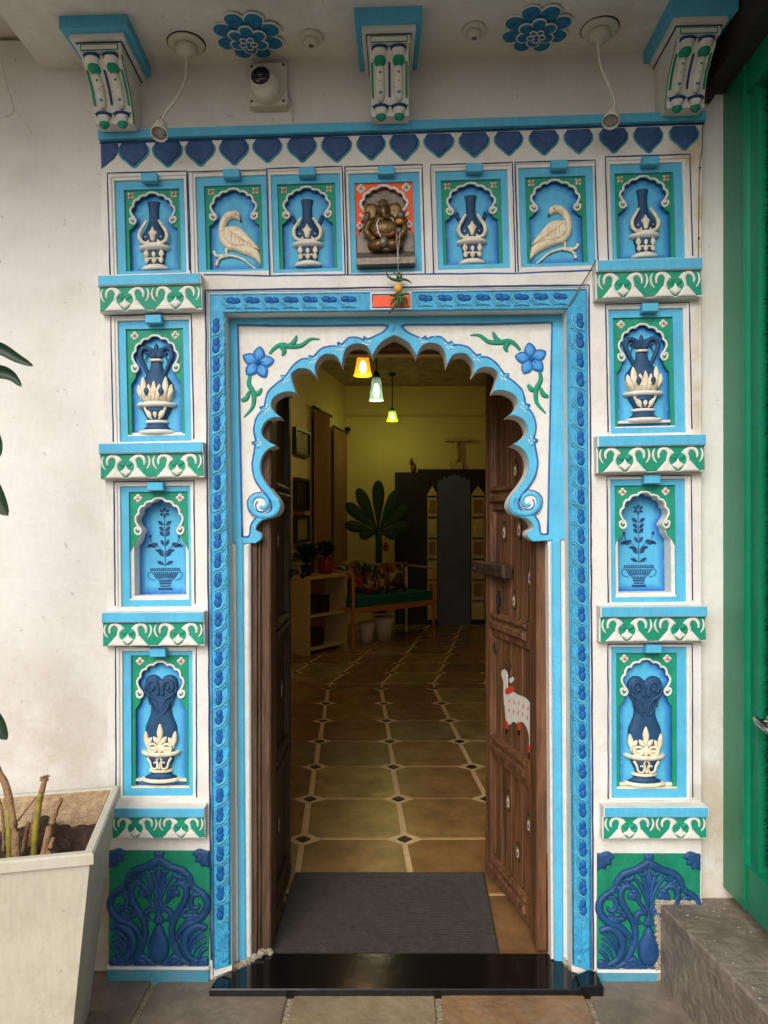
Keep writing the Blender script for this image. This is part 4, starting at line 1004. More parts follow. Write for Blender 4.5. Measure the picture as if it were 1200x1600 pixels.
    for s in (1, -1): 
        before = set(COL.objects); flowerlet(rt, s * fx, 10 if tall else 8, tall or kind == 'god', -9.2, 1.15 if kind == 'god' else (1.0 if tall else 0.9))
        for o in set(COL.objects) - before:
            if o.parent == rt: o.location = off
    before = set(COL.objects)
    if kind in ('A', 'A2'): vaseA(rt, gh - 4, kind == 'A2')
    elif kind == 'B': vaseB(rt, gh - 5)
    elif kind == 'C': vaseC(rt, gh - 4)
    elif kind == 'bird': bird(rt, 1)
    elif kind == 'birdm': bird(rt, -1)
    elif kind == 'god':
        for s in (1, -1):
            flowerlet(rt, s * 38 * k, 66, True, -9.2, 0.9)
        for o in set(COL.objects) - before:
            if o.parent == rt: o.location = off
        before = set(COL.objects); deity(rt, gh - 1)
    for o in set(COL.objects) - before:
        if o.parent == rt:
            o.location = off + Vector((0, 15.5 * S if kind != 'god' else 10 * S, 0))
            if o.type == 'EMPTY' and kind not in ('god',): o.scale = (RNG.uniform(.96, 1.04), 1, RNG.uniform(.975, 1.02)); o.rotation_euler = (0, RNG.uniform(-.012, .012), 0)
            if kind in ('bird', 'birdm'): o.location += Vector((0, 0, -(gh - 22) * S))

# ------------------------------------------------------------------ ledges (brackets between panels)
def make_ledge():
    r = empty('ledge', (0, 0, 0)); wd = 81
    MB().hexa([(-81, -27.5, 22), (81, -27.5, 22), (81, -11.5, 22), (-81, -11.5, 22), (-81, -27.5, -2), (81, -27.5, -2), (81, -11.5, -2), (-81, -11.5, -2)]).build('ledge_core', 'white2', r)
    MB().box((-79, -27, 20), (80, -12, 23.2), 0.6).build('blue_band', 'blue', r)
    MB().box((-81, -12.2, -2), (81, 27, 16), 0.8).build('ledge_block', 'white2', r)
    MB().prism([(-79, -10.6), (79, -10.6), (80, 24), (66, 25), (-66, 25), (-79, 26)], 15, 17.5, 0.5).build('green_field', 'green', r)
    arc = MB().tube(spl([(-34.5, -8), (-37, -1), (-36, 7), (-31.5, 13)], 4), lambda t: 0.6 + 1.2 * math.sin(math.pi * t), 6, 0.7, 17.6).mesh('arc', 'white2')
    hk = MB().puff(spl([(-30, 6), (-30.8, -2), (-26.5, -8.6), (-18, -10), (-10, -6.5), (-5, -1, True), (-10, 2.5), (-13, 8), (-11.5, 14.5, True), (-17.5, 12), (-17, 5), (-15.8, -0.5), (-19, -5), (-23.6, -4.4), (-27, 0.5), (-27.2, 6)], 3, True), 1.3, 2.6, 17.4, 0.5, 1.3).mesh('scroll', 'white2')
    mo = MB().puff(spl([(-33, 26, True), (-27, 20), (-21, 13), (-17, 10), (-11, 15), (-6, 22), (-2, 26, True)], 3, True), 1.4, 3, 17.2, 0.5, 2).mesh('mound', 'white2')
    dr = MB().puff(spl([(0, 6, True), (3, 12), (9, 16.5), (3, 22), (0, 24), (-3, 22), (-9, 16.5), (-3, 12)], 3, True), 2.4, 4, 17.4, 0.8, 1.6).mesh('drop', 'white2')
    gb = MB().puff(spl([(-11, 2), (-6, 0), (0, 4), (6, 0), (11, 2), (8, 8), (3, 9), (0, 6), (-3, 9), (-8, 8)], 3, True), 1.2, 3, 17.3, 0.4, 1.8).mesh('leaf_pair', 'green')
    for c in (-39.5, 40):
        for s in (1, -1):
            for me in (arc, hk, mo):
                o = bpy.data.objects.new(me.name, me); COL.objects.link(o); o.parent = r; o.scale = (s, 1, 1); o.location = (c * S, 0, 0)
        for me in (dr, gb):
            o = bpy.data.objects.new(me.name, me); COL.objects.link(o); o.parent = r; o.location = (c * S, 0, 0)
    return r
proto = make_ledge()
for o in kids(proto): o.name = o.name.split('.')[0]
LG = [((152, 429, 314, 484), 'topmost'), ((153, 692, 317, 747), 'second'), ((157, 957, 318, 1011), 'third'), ((172, 1263, 319, 1313), 'lowest'),
      ((932, 405, 1099, 464), 'topmost'), ((934, 680, 1104, 738), 'second'), ((938, 948, 1106, 1004), 'third'), ((943, 1262, 1107, 1314), 'lowest')]
what = {0: 'under the vase panel', 1: 'between urn panel and alcove', 2: 'between alcove and tallest vase panel', 3: 'above the navy base block'}
for i, ((x0, y0, x1, y1), nm) in enumerate(LG):
    k = (F - 22) / F
    cx, cy = 600 + ((x0 + x1) / 2 - 600) * k, HZ + ((y0 + y1) / 2 - HZ) * k
    loc = W(cx, cy, 0); rot = (0, -math.atan(slope((y0 + y1) / 2)), 0); sc = ((x1 - x0) / 162 * k, 1, (y1 - y0) / 54.5 * k)
    lab = '%s green ledge with white scrolls on the %s pilaster, %s' % (nm, 'left' if i < 4 else 'right', what[i % 4])
    if i == 0:
        r = proto; r.location = loc; r.rotation_euler = rot; r.scale = sc
    else: r = copy_tree(proto, loc, rot, None, sc)
    tag(r, lab, 'ledge', 'green scroll ledges on the pilasters')

# ------------------------------------------------------------------ navy tree-of-life base blocks
def base_block(x0, y0, x1, y1, ystrip, label, sl):
    cx = (x0 + x1) / 2; r = empty('base_block', W(cx, y0, 0), label, 'carved block', 'carved base blocks of the pilasters', rot=(0, -sl, 0))
    hw = (x1 - x0) / 2; hh = y1 - y0
    MB().prism(rect(-hw, 0, hw, hh), -3, 2.0, 0.5).build('green_ground', 'basegreen', r)
    MB().box((-hw - 0.5, hh + 0.5, -3), (hw + 0.5, ystrip - y0 + 8, 6), 0.8).build('blue_foot', 'plinthblue', r)
    MB().box((-hw - 1, hh - 2, -2), (hw + 1, hh + 2.4, 7), 0.6).build('white_fillet', 'white2', r)
    q = lambda P: [((p[0] - 410) / 4.138 * hw / 78.5, (p[1] - 115) / 4.138 * hh / 181) + tuple(p[2:]) for p in P]
    T = [([(410, 180), (370, 205), (310, 222), (250, 245), (214, 285), (195, 330), (150, 370)], 4.2, 3), ([(410, 160), (440, 185), (480, 205), (545, 235)], 4, 3),
         ([(195, 345), (130, 385), (98, 440), (110, 505), (165, 560), (235, 590), (280, 640), (300, 700)], 4.6, 3.5),
         ([(235, 560), (190, 545), (150, 520)], 3.6, 3), ([(135, 400), (180, 395), (205, 430), (195, 475), (160, 480), (150, 455)], 3.2, 3),
         ([(205, 480), (250, 500), (250, 530), (200, 530), (165, 500)], 3.4, 3.2),
         ([(100, 610), (165, 595), (225, 640), (245, 710), (215, 790), (150, 830)], 5.0, 3.6),
         ([(120, 625), (165, 650), (200, 690), (215, 740)], 2.6, 2.6), ([(110, 660), (150, 680), (185, 715), (205, 760)], 2.4, 2.4), ([(105, 700), (140, 720), (170, 750), (185, 790)], 2.4, 2.2),
         ([(95, 740), (130, 760), (150, 800), (140, 835)], 2.8, 2.4),
         ([(330, 830), (270, 800), (310, 720), (325, 640), (312, 560), (275, 490), (240, 425), (232, 360), (262, 322), (305, 330), (325, 365), (300, 400)], 4.0, 4),
         ([(300, 700), (290, 760), (240, 830)], 4.0, 3.4), ([(345, 830), (310, 790), (250, 820), (200, 850)], 3.6, 3.4),
         ([(405, 460), (385, 380), (345, 300), (300, 262)], 2.6, 3.4), ([(408, 450), (398, 360), (375, 280), (352, 240)], 2.4, 3.2), ([(395, 470), (350, 430), (330, 360), (270, 300), (225, 285)], 2.8, 2.8),
         ([(320, 250), (290, 280), (255, 280)], 3.0, 3), ([(340, 230), (370, 250), (395, 235)], 2.6, 3), ([(395, 500), (360, 490), (330, 515), (335, 550), (360, 560)], 3.6, 3.6),
         ([(250, 300), (240, 340), (215, 330), (200, 360)], 3, 3)]
    hmir = lambda P: [(-p[0], p[1]) for p in P]
    for s in (1, -1):
        m = MB()
        for P, r0, w in T:
            Q = spl(q(P), 5)
            if s < 0: Q = hmir(Q)
            m.tube(Q, (lambda r0: lambda t: 1.32 * r0 * (0.45 + 0.6 * math.sin(math.pi * min(1, t * 0.85 + 0.12))))(r0), 8, 0.8, w)
        # hanging blossom
        c = q([(318, 385)])[0]; c = (c[0] * s, c[1])
        for a in (-35, 0, 35): m.puff(drop(c[0], c[1] - 8, 17, 5, 180 + a), 3, 4, 2, 1, 1.6)
        m.puff(ell(c[0], c[1] - 8, 7, 5, 12), 3.5, 4, 2.5, 1, 1.6)
        m.build('scroll_branch', 'basenavy', r)
        k = q([(250 if s > 0 else 250, 250)])[0]
        # corner quarter flower
        m = MB(); cxn = -s * hw
        for a in (100, 128, 156): m.puff([(p[0] * (1 if s > 0 else -1), p[1]) for p in drop(-hw + 2, 1, 26, 7, a)], 3, 5, 1.5, 1, 1.8)
        m.puff([(p[0] * s, p[1]) for p in [(-hw, 0), (-hw + 22, 0), (-hw + 20, 12), (-hw + 12, 20), (-hw, 27)]], 2.2, 4, 1.5, 1, 2)
        m.tube([(p[0] * s, p[1]) for p in spl([(-hw + 4, 22), (-hw + 10, 12), (-hw + 20, 5)], 4)], 1.2, 6, 1, 4.8)
        m.build('corner_flower', 'basenavy', r)
    m = MB().puff([(p[0], p[1]) for p in spl(q([(410, 580, True), (435, 600), (455, 650), (475, 700), (478, 770), (450, 820), (410, 842), (370, 820), (342, 770), (345, 700), (365, 650), (385, 600)]), 3, True)], 7, 12, 1.5, 1, 2.4)
    m.puff(spl(q([(370, 570), (410, 590), (450, 570), (440, 545), (425, 500), (455, 470), (420, 460), (410, 430), (400, 460), (365, 470), (395, 500), (380, 545)]), 3, True), 4, 5, 1.5, 1, 2)
    for a in (-50, -18, 18, 50): m.puff(drop(0, q([(410, 500)])[0][1], 17, 4, a), 3, 4, 3, 1, 1.6)
    for a in (-24, -8, 8, 24): m.puff(drop(0, q([(410, 340)])[0][1], 26, 2.6, a), 2.4, 3, 2, 1, 1.4)
    m.tube(q([(410, 470), (410, 300), (410, 180)]), 2.2, 8, 0.9, 3.5)
    m.build('vase_relief', 'basenavy', r)
    m = MB().puff(spl(q([(375, 118, True), (445, 118, True), (438, 150), (425, 175), (410, 190), (395, 175), (382, 150)]), 3, True), 3, 5, 1.5, 1, 2)
    m.build('finial', 'basenavy', r); m = MB()
    m.puff(spl(q([(240, 862, True), (270, 820), (310, 795), (355, 800), (395, 840), (410, 850), (425, 840), (465, 800), (510, 795), (550, 820), (580, 862, True)]), 3, True), 3, 6, 1.5, 1, 2.4)
    m.build('ground_scrolls', 'basenavy', r)
    for s in (1, -1): MB().puff([(p[0] * s, p[1]) for p in spl(q([(90, 862, True), (92, 800), (130, 800), (170, 830), (240, 862, True)]), 3, True)], 3, 6, 1.5, 1, 2.4).build('corner_scroll', 'basenavy', r)
    return r
base_block(171, 1328.5, 328, 1509, 1532, 'navy tree-of-life block in full view at the left pilaster foot', -0.004)
base_block(932.5, 1333, 1093.5, 1514, 1537, 'navy tree-of-life block partly hidden by the stone step, right pilaster foot', -0.003)

# figurine stands in its niche as a thing of its own
fig = bpy.data.objects['figurine']; pr = fig.parent
bpy.context.view_layer.update()
mw = pr.matrix_basis @ Matrix.Translation(fig.location); fig.parent = None; fig.matrix_basis = mw
tag(fig, 'seated brass elephant-headed figure on a grey throne in the orange panel', 'figurine')

# ------------------------------------------------------------------ eave brackets
def make_bracket():
    r = empty('eave_bracket', (0, 0, 0))
    def slab(nm, mt, hwf, hwb, yf, z0, z1):
        m = MB(); m.add([(-hwf, yf, z0), (hwf, yf, z0), (hwb, 0.03, z0), (-hwb, 0.03, z0), (-hwf, yf, z1), (hwf, yf, z1), (hwb, 0.03, z1), (-hwb, 0.03, z1)],
                        [(0, 1, 2, 3), (4, 5, 6, 7), (0, 1, 5, 4), (1, 2, 6, 5), (2, 3, 7, 6), (3, 0, 4, 7)]); return m.build(nm, mt, r, raw=True)
    slab('blue_cap', 'blue', 0.102, 0.094, -0.215, -0.046, 0.01)
    slab('white_step', 'white2', 0.082, 0.076, -0.190, -0.066, -0.045)
    slab('navy_line', 'inky', 0.0705, 0.064, -0.176, -0.069, -0.0655)
    slab('white_block', 'white2', 0.066, 0.060, -0.172, -0.100, -0.0685)
    # body: side profile in (y, z)
    prof = [(0.03, -0.098), (-0.160, -0.098), (-0.152, -0.125), (-0.125, -0.150), (-0.098, -0.185), (-0.080, -0.225), (-0.070, -0.262), (-0.064, -0.300), (0.03, -0.300)]
    def body(nm, mt, hw, P):
        m = MB(); n = len(P)
        m.add([(-hw, y, z) for y, z in P] + [(hw, y, z) for y, z in P], [tuple(range(n)), tuple(range(n, 2 * n))] + [(i, (i + 1) % n, (i + 1) % n + n, i + n) for i in range(n)])
        return m.build(nm, mt, r, raw=True)
    body('body', 'white2', 0.060, prof)
    def fy(z):
        P = prof[1:8]
        for a, b in zip(P, P[1:]):
            if b[1] <= z <= a[1]: return a[0] + (b[0] - a[0]) * (a[1] - z) / (a[1] - b[1])
        return P[-1][0]
    def strip(nm, mt, x, w, za, zb, t=0.003):
        m = MB(); vs = []; n = 9
        for i in range(n):
            z = za + (zb - za) * i / (n - 1); y = fy(z)
            vs += [(x - w, y + .004, z), (x + w, y + .004, z), (x + w, y - t, z), (x - w, y - t, z)]
        fs = [(0, 1, 2, 3), tuple(range(4 * n - 4, 4 * n))]
        for i in range(n - 1):
            for k in range(4): fs.append((4 * i + k, 4 * i + (k + 1) % 4, 4 * i + 4 + (k + 1) % 4, 4 * i + 4 + k))
        m.add(vs, fs); return m.build(nm, mt, r, raw=True)
    strip('navy_bar', 'inky', 0.0, 0.0035, -0.142, -0.235)
    for s in (1, -1): strip('green_bar', 'green', s * 0.0535, 0.0035, -0.142, -0.238)
    strip('green_line', 'green', 0.0, 0.058, -0.262, -0.2655)
    strip('green_line', 'green', 0.0, 0.052, -0.1015, -0.1035)
    m = MB(); wbox(m, -0.054, 0.054, -0.1745, -0.171, -0.094, -0.076); m.build('name_panel', 'white2', r, raw=True)
    m = MB()
    for z in (-0.075, -0.0955): wbox(m, -0.056, 0.056, -0.1755, -0.171, z - 0.0012, z + 0.0012)
    for x in (-0.056, 0.056): wbox(m, x - .001, x + .001, -0.1755, -0.171, -0.0955, -0.075)
    m.build('green_line', 'green', r, raw=True)
    def lat(nm, mt, x, zt, prof_, yoff, tilt=0.0, par=None):
        m = MB(); seg = 14; vs = []; fs = []
        for rr_, h in prof_:
            z = zt - h; y = fy(z) - yoff
            for k in range(seg):
                a = 2 * math.pi * k / seg; vs.append((x + rr_ * math.cos(a), y + rr_ * 0.75 * math.sin(a), z))
        for i in range(len(prof_) - 1):
            for k in range(seg): fs.append((i * seg + k, i * seg + (k + 1) % seg, (i + 1) * seg + (k + 1) % seg, (i + 1) * seg + k))
        fs.append(tuple(range(seg))); fs.append(tuple(range((len(prof_) - 1) * seg, len(prof_) * seg)))
        m.add(vs, fs, True); return m.build(nm, mt, par or r, raw=True)
    for s in (1, -1):
        x = s * 0.029
        lat('capital_band', 'inky', x, -0.106, [(0.024, 0), (0.0255, 0.003), (0.024, 0.008)], 0.004)
        lat('capital', 'white2', x, -0.113, [(0.0215, 0), (0.0215, 0.006), (0.017, 0.014), (0.015, 0.020)], 0.004)
        lat('green_drop', 'green', x, -0.132, [(0.015, 0), (0.019, 0.006), (0.018, 0.013), (0.010, 0.020), (0.003, 0.023)], 0.004)
        sh = lat('shaft', 'white2', x, -0.150, [(0.011, 0), (0.0135, 0.02), (0.014, 0.06), (0.013, 0.085), (0.009, 0.098), (0.003, 0.103)], 0.002)
        for k, z in enumerate((-0.168, -0.188, -0.222)):
            m = MB(); y = fy(z) - 0.0105; w = 0.0045 + 0.0012 * k
            m.ball((x, y, z), (w, 0.003, w * 1.25), 8, 6); m.build('painted_dot', 'aqua' if k else 'green', sh, raw=True)
        lat('capital_band', 'inky', x, -0.268, [(0.024, 0), (0.0255, 0.003), (0.023, 0.009)], 0.006)
        lat('capital', 'white2', x, -0.276, [(0.0195, 0), (0.020, 0.007), (0.015, 0.013), (0.0165, 0.019), (0.014, 0.024)], 0.006)
        lat('green_knob', 'green', x, -0.299, [(0.014, 0), (0.0165, 0.006), (0.015, 0.014), (0.008, 0.022), (0.002, 0.025)], 0.006)
    for s in (1, -1):
        m = MB()
        for dd in (0.004, 0.012):
            P = [(s * 0.0605, y + dd, z + (0.004 if z > -0.11 else 0)) for y, z in prof[1:8]]
            m.tube(P, 0.0011, 5)
        m.build('outline', 'green', r, raw=True)
    return r
bk = make_bracket()
BR = [(-0.868, 'left eave bracket with blue cap and paired green-tipped balusters, beside bare wall'), (0.013, 'middle eave bracket with blue cap, above the arch centre'), (0.955, 'right eave bracket with blue cap, next to the green gate')]
for i, (x, lab) in enumerate(BR):
    loc = (x, 0.0, zs(x)); rot = (0, -SL, 0); bk.scale = (1, 1, 0.8)
    if i == 0: r = bk; r.location = loc; r.rotation_euler = rot
    else: r = copy_tree(bk, loc, rot)
    tag(r, lab, 'bracket', 'brackets under the eave')

# ------------------------------------------------------------------ rosettes, ceiling lamps, detectors on the soffit
def on_soffit(px, py):
    # find y where the soffit is seen at this pixel
    lo, hi = -1.5, 0.3
    for _ in range(50):
        mid = (lo + hi) / 2; p = W(px, py, mid)
        if p.z > zs(p.x): hi = mid
        else: lo = mid
    p = W(px, py, lo); return Vector((p.x, p.y, zs(p.x)))
def rosette(px, py, label):
    p = on_soffit(px, py); r = empty('ceiling_rosette', p, label, 'rosette', 'blue rosettes under the eave', rot=(math.radians(90), 0, 0))
    MB().prism(ell(0, 0, 36, 36, 40), -2, 1.6, 0.6).build('backing', 'white2', r)
    for n_, rad, ea, eb, hh, w0, ph, er in ((8, 35, 14.2, 17, 5, 0, 22, 1.6), (6, 18.5, 10.0, 11.5, 5, 6, 0, 1.4), (5, 7.5, 4.6, 6.5, 4, 11.5, 30, 1.0)):
        for k in range(n_):
            a = k * 360 / n_ + ph; ca, sa = math.cos(math.radians(a)), math.sin(math.radians(a)); c = (rad * sa, -rad * ca)
            q = [(-ea * .55, eb * .95), (ea * .55, eb * .95), (ea, eb * .15), (ea * .8, -eb * .7), (0, -eb), (-ea * .8, -eb * .7), (-ea, eb * .15)]
            q = spl([(c[0] + x * ca - y * sa, c[1] + x * sa + y * ca) for x, y in q], 3, True)
            m = MB().puff(q, hh, 7, w0, 1.0, 2.2); m.v = [(x, y, w - 0.55 * max(0, 7 - math.hypot(x - c[0], y - c[1])) * (hh / 5)) for x, y, w in m.v]
            o = m.build('petal', 'deepdim', r)
            MB().tube(q + [q[0]], er, 6, 1, w0 + 2.4).build('petal_edge', 'white2', o)
    MB().ball((0, 0, 15), (3, 3, 3)).build('centre_knob', 'deepdim', r)
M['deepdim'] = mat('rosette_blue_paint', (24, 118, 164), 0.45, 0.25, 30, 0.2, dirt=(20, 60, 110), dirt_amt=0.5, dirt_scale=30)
rosette(388, 54, 'blue and white flower rosette on the soffit above the security camera')
rosette(838, 43, 'blue and white flower rosette on the soffit between middle and right brackets')
def detector(px, py, label):
    p = on_soffit(px, py); r = empty('ceiling_button', p, label, 'ceiling fixture', 'small round fixtures under the eave', rot=(math.radians(90), 0, 0))
    MB().lathe([(16, 0), (18, 0.5), (18, 4), (16, 6), (14, 6)], full=True, ds=1).build('base', 'plastic', r)
    o = r
    for c in kids(r): c.rotation_euler = (math.radians(90), 0, 0)
    m = MB().lathe([(9, 5), (11, 7), (10, 12), (6, 14)], full=True, ds=1); c = m.build('button', 'plastic', r); c.rotation_euler = (math.radians(90), 0, 0)
    m = MB().lathe([(4, 13), (4, 14.4), (3, 14.6)], full=True, ds=1); c = m.build('lens', 'bronze', r); c.rotation_euler = (math.radians(90), 0, 0)
detector(486, 57, 'small round white fixture on the soffit left of the middle bracket')
detector(741, 45, 'small round white fixture on the soffit right of the middle bracket')
def bulb_holder(px, py, hold, path, label):
    p = on_soffit(px, py); r = empty('hanging_bulb_holder', p, label, 'lamp holder', 'hanging lamp holders under the eave')
    def L3(pts): return [(q.x - p.x, q.y - p.y, q.z - p.z) for q in pts]
    m = MB(); seg = 24
    def disc(mb, prof):
        vs = []; fs = []
        for rr_, z in prof:
            for k in range(seg): a = 2 * math.pi * k / seg; vs.append((rr_ * math.cos(a), rr_ * math.sin(a), z))
        for i in range(len(prof) - 1):
            for k in range(seg): fs.append((i * seg + k, i * seg + (k + 1) % seg, (i + 1) * seg + (k + 1) % seg, (i + 1) * seg + k))
        fs.append(tuple(range(seg))); fs.append(tuple(range((len(prof) - 1) * seg, len(prof) * seg)))
        return mb.add(vs, fs, True)
    disc(m, [(0.052, 0.002), (0.058, -0.003), (0.055, -0.008), (0.047, -0.010)]).build('cover_plate', 'plastic', r, raw=True)
    disc(MB(), [(0.0605, 0.002), (0.0605, -0.002), (0.058, -0.0025)]).build('plate_rim', 'iron', r, raw=True)
    disc(MB(), [(0.034, -0.008), (0.034, -0.028), (0.028, -0.036), (0.012, -0.040), (0.006, -0.052)]).build('ceiling_rose', 'plastic', r, raw=True)
    m = MB(); pts = spl([tuple(q) for q in L3([W(*a) for a in path])], 8)
    m.tube(pts, 0.0042, 8).build('cord', 'plastic', r, raw=True)
    # holder: turned body pointing along direction hold[1]
    a, b = W(*hold[0]), W(*hold[1]); d = (b - a).normalized(); n1 = d.cross(Vector((0, 1, 0))).normalized(); n2 = d.cross(n1)
    def turned(nm, mt, prof):
        m = MB(); vs = []; fs = []
        for rr_, h in prof:
            for k in range(seg): t = 2 * math.pi * k / seg; q = a + d * h + n1 * (rr_ * math.cos(t)) + n2 * (rr_ * math.sin(t)) - p; vs.append(tuple(q))
        for i in range(len(prof) - 1):
            for k in range(seg): fs.append((i * seg + k, i * seg + (k + 1) % seg, (i + 1) * seg + (k + 1) % seg, (i + 1) * seg + k))
        fs.append(tuple(range(seg))); fs.append(tuple(range((len(prof) - 1) * seg, len(prof) * seg)))
        m.add(vs, fs, True); return m.build(nm, mt, r, raw=True)
    turned('holder', 'plastic', [(0.006, -0.004), (0.010, 0.0), (0.019, 0.012), (0.0215, 0.03), (0.026, 0.055), (0.027, 0.062), (0.0235, 0.063), (0.0225, 0.05), (0.004, 0.048)])
    turned('bulb_face', 'bulbface', [(0.0225, 0.052), (0.021, 0.056), (0.012, 0.0575), (0.002, 0.058)])
M['bulbface'] = mat('grey_lamp_lens', (150, 146, 136), 0.3, 0.5, 60, 0.4, 220)
bulb_holder(291, 68, ((253, 192, -.10), (247, 216, -.145)), [(291, 84, -.075), (291, 100, -.075), (289, 125, -.08), (277, 152, -.09), (258, 178, -.10), (253, 192, -.10)], 'white lamp holder on a bent cord near the left bracket')
bulb_holder(937, 45, ((958, 172, -.10), (952, 200, -.145)), [(935, 62, -.13), (935, 80, -.13), (940, 108, -.125), (952, 135, -.115), (960, 158, -.105), (958, 172, -.10)], 'white lamp holder on a bent cord near the right bracket')

# ------------------------------------------------------------------ security camera
cc = empty('security_camera', W(421, 141, 0.03), 'white turret security camera on a square box under the left rosette', 'security camera')
m = MB().prism([(-29, -31), (29, -34), (31, 30), (29, 33), (-27, 35), (-30, 32)], -3, 18, 1.6); m.build('mount_box', 'plastic', cc)
m = MB()
for u, v in ((-25, -26), (25, -29), (-25, 28), (25, 27)): m.lathe([(2, 1), (2, -1)], u, v, 8, 1, True); m.ball((u, v, 18), (2.2, 2.2, 1.2), 8, 6)
m.build('screw', 'iron', cc)
m = MB().tube([(1, 8, 14), (1, 9, 26)], [26, 24.5], 28); m.build('base_ring', 'plastic', cc)
m = MB().ball((-1, 11, 27), (22.5, 24, 19), 26, 18); m.build('turret_ball', 'plastic', cc)
m = MB().tube([(-4, 8, 30), (-6, 6, 42), (-6.3, 5.6, 46)], [17.4, 17.4, 15.6], 28); m.build('lens_hood', 'plastic', cc)
m = MB().tube([(-6, 6, 43), (-6.4, 5.6, 46.8)], [15.0, 14.6], 28); m.build('lens_face', 'glassblack', cc)
m = MB().ball((-6.4, 3, 47), (6, 6, 2.5), 14, 8); m.build('lens', 'glassblack', cc)
m = MB()
for k in range(5): m.ball((-11 + 2.4 * k, 14 + (1 if k % 2 else 0), 47), (1.2, 1.2, .8), 6, 5)
m.build('infrared_dots', 'plastic', cc)
m = MB().tube([(30, 5, 1), (36, 20, 1), (38, 40, 1), (37, 50, 1)], 1.2, 6); m.build('cable', 'plastic', cc)

# ------------------------------------------------------------------ lemon and chilli charm with its thread
ch = empty('lemon_chilli_charm', W(621, 440, -0.03), 'hanging charm of green chillies and one lemon on a thread above the arch', 'charm')
m = MB().tube([(-1.5, -71, 8), (0, -40, 4), (1.5, -8, 0)], 0.35, 5); m.tube([(4, -73, 8), (1, -44, 5), (1, -10, 0)], 0.35, 5); m.tube([(1.5, -10, 0), (1, 20, 0), (2, 42, 0)], 0.4, 5)
m.build('thread', 'thread', ch)
MB().ball((1, 10, 0), (6.6, 7.2, 6.4), 14, 10).build('lemon', 'lemon', ch)
for P in ([(2, -2, 0), (-8, -3, 2), (-15, -8, 2), (-17, -15, 1)], [(2, -1, 0), (8, -3, 2), (16, -1, 2), (22, 3, 0)], [(0, -2, 0), (0, -9, 3), (-7, -13, 3)], [(3, -3, 0), (6, -9, 3), (0, -14, 2)],
          [(0, 20, 0), (-8, 22, 3), (-14, 20, 3)], [(2, 20, 0), (10, 20, 3), (18, 18, 2)], [(0, 22, 0), (-7, 30, 3), (-11, 38, 3)], [(3, 22, 0), (8, 32, 3), (9, 41, 2)], [(1, 22, 0), (0, 34, 4), (-4, 42, 3)], [(4, 24, 0), (13, 27, 2), (15, 36, 1)], [(0, 30, 2), (-7, 42, 2), (-14, 50, 1)], [(0, 26, 2), (5, 30, 6), (2, 40, 6)]):
    MB().tube(spl(P, 4), lambda t: 2.5 * (1 - t) ** 0.7 + 0.35, 7).build('chilli', 'chilli', ch)

# thin wires and threads
m = MB(); m.tube([tuple(W(*a)) for a in [(931, 406, -.05), (922, 424, -.02), (908, 446, -.01), (897, 464, -.012), (886, 484, .0)]], 0.0022, 6)
tag(m.build('grey_wire', 'bronze', raw=True), 'thin grey wire slanting from right topmost ledge to the rope corner', 'wire')
m = MB(); m.tube([tuple(W(*a)) for a in [(-40, -40, -.25), (0, 88, -.05), (10, 130, -.02), (22, 172, -.01)]], 0.0022, 6); m.tube([tuple(W(*a)) for a in [(22, 172, -.01), (17, 180, -.02), (8, 182, -.03)]], 0.0018, 6)
m.tube([tuple(W(*a)) for a in [(22, 172, -.01), (36, 188, 0), (46, 202, .01), (50, 211, .015)]], 0.0011, 6); m.ball(tuple(W(9, 182, -.03)), (.005, .004, .004), 8, 6)
tag(m.build('loose_wire', 'plastic', raw=True), 'loose white wire with frayed end hanging on the bare left wall', 'wire')
m = MB(); m.tube([tuple(W(*a)) for a in spl([(1098, 186, -.004), (1097, 230, -.003), (1093, 262, -.003), (1092, 330, -.003), (1091, 405, -.003)], 4)], 0.0012, 5); m.ball(tuple(W(1094, 262, -.005)), (.004, .004, .003), 8, 6); m.ball(tuple(W(1092, 372, -.005)), (.004, .004, .003), 8, 6)
tag(m.build('thin_cable', 'woodd', raw=True), 'hair-thin dark cable down the right edge of the gate surround', 'cable')

# ------------------------------------------------------------------ black granite threshold
m = MB(); wprism(m, [(-0.553, -0.085), (0.665, -0.085), (0.665, -0.045), (0.605, 0.012), (0.600, 0.105), (-0.430, 0.105), (-0.430, 0.06), (-0.545, -0.03)], -0.02, 0.022, 0.003)
th = empty('threshold', (0, 0, 0), 'polished black granite threshold slab at the foot of the doorway', 'threshold')
m.build('slab', 'granite', th, raw=True)
m = MB(); wprism(m, [(0.618, -0.087), (0.694, -0.087), (0.694, -0.012), (0.668, -0.002), (0.618, -0.03)], -0.02, 0.034, 0.004); m.build('corner_piece', 'granite', th, raw=True)
m = MB()
for i in range(150):
    x = RNG.uniform(-0.56, 0.69); m.ball((x, -0.089 + RNG.uniform(-.002, .002), -0.012 + RNG.uniform(-.003, .002)), (RNG.uniform(.005, .016), .004, RNG.uniform(.002, .004)), 6, 5)
tag(m.build('mortar_line', 'concrete', th, raw=True), kind='stuff')

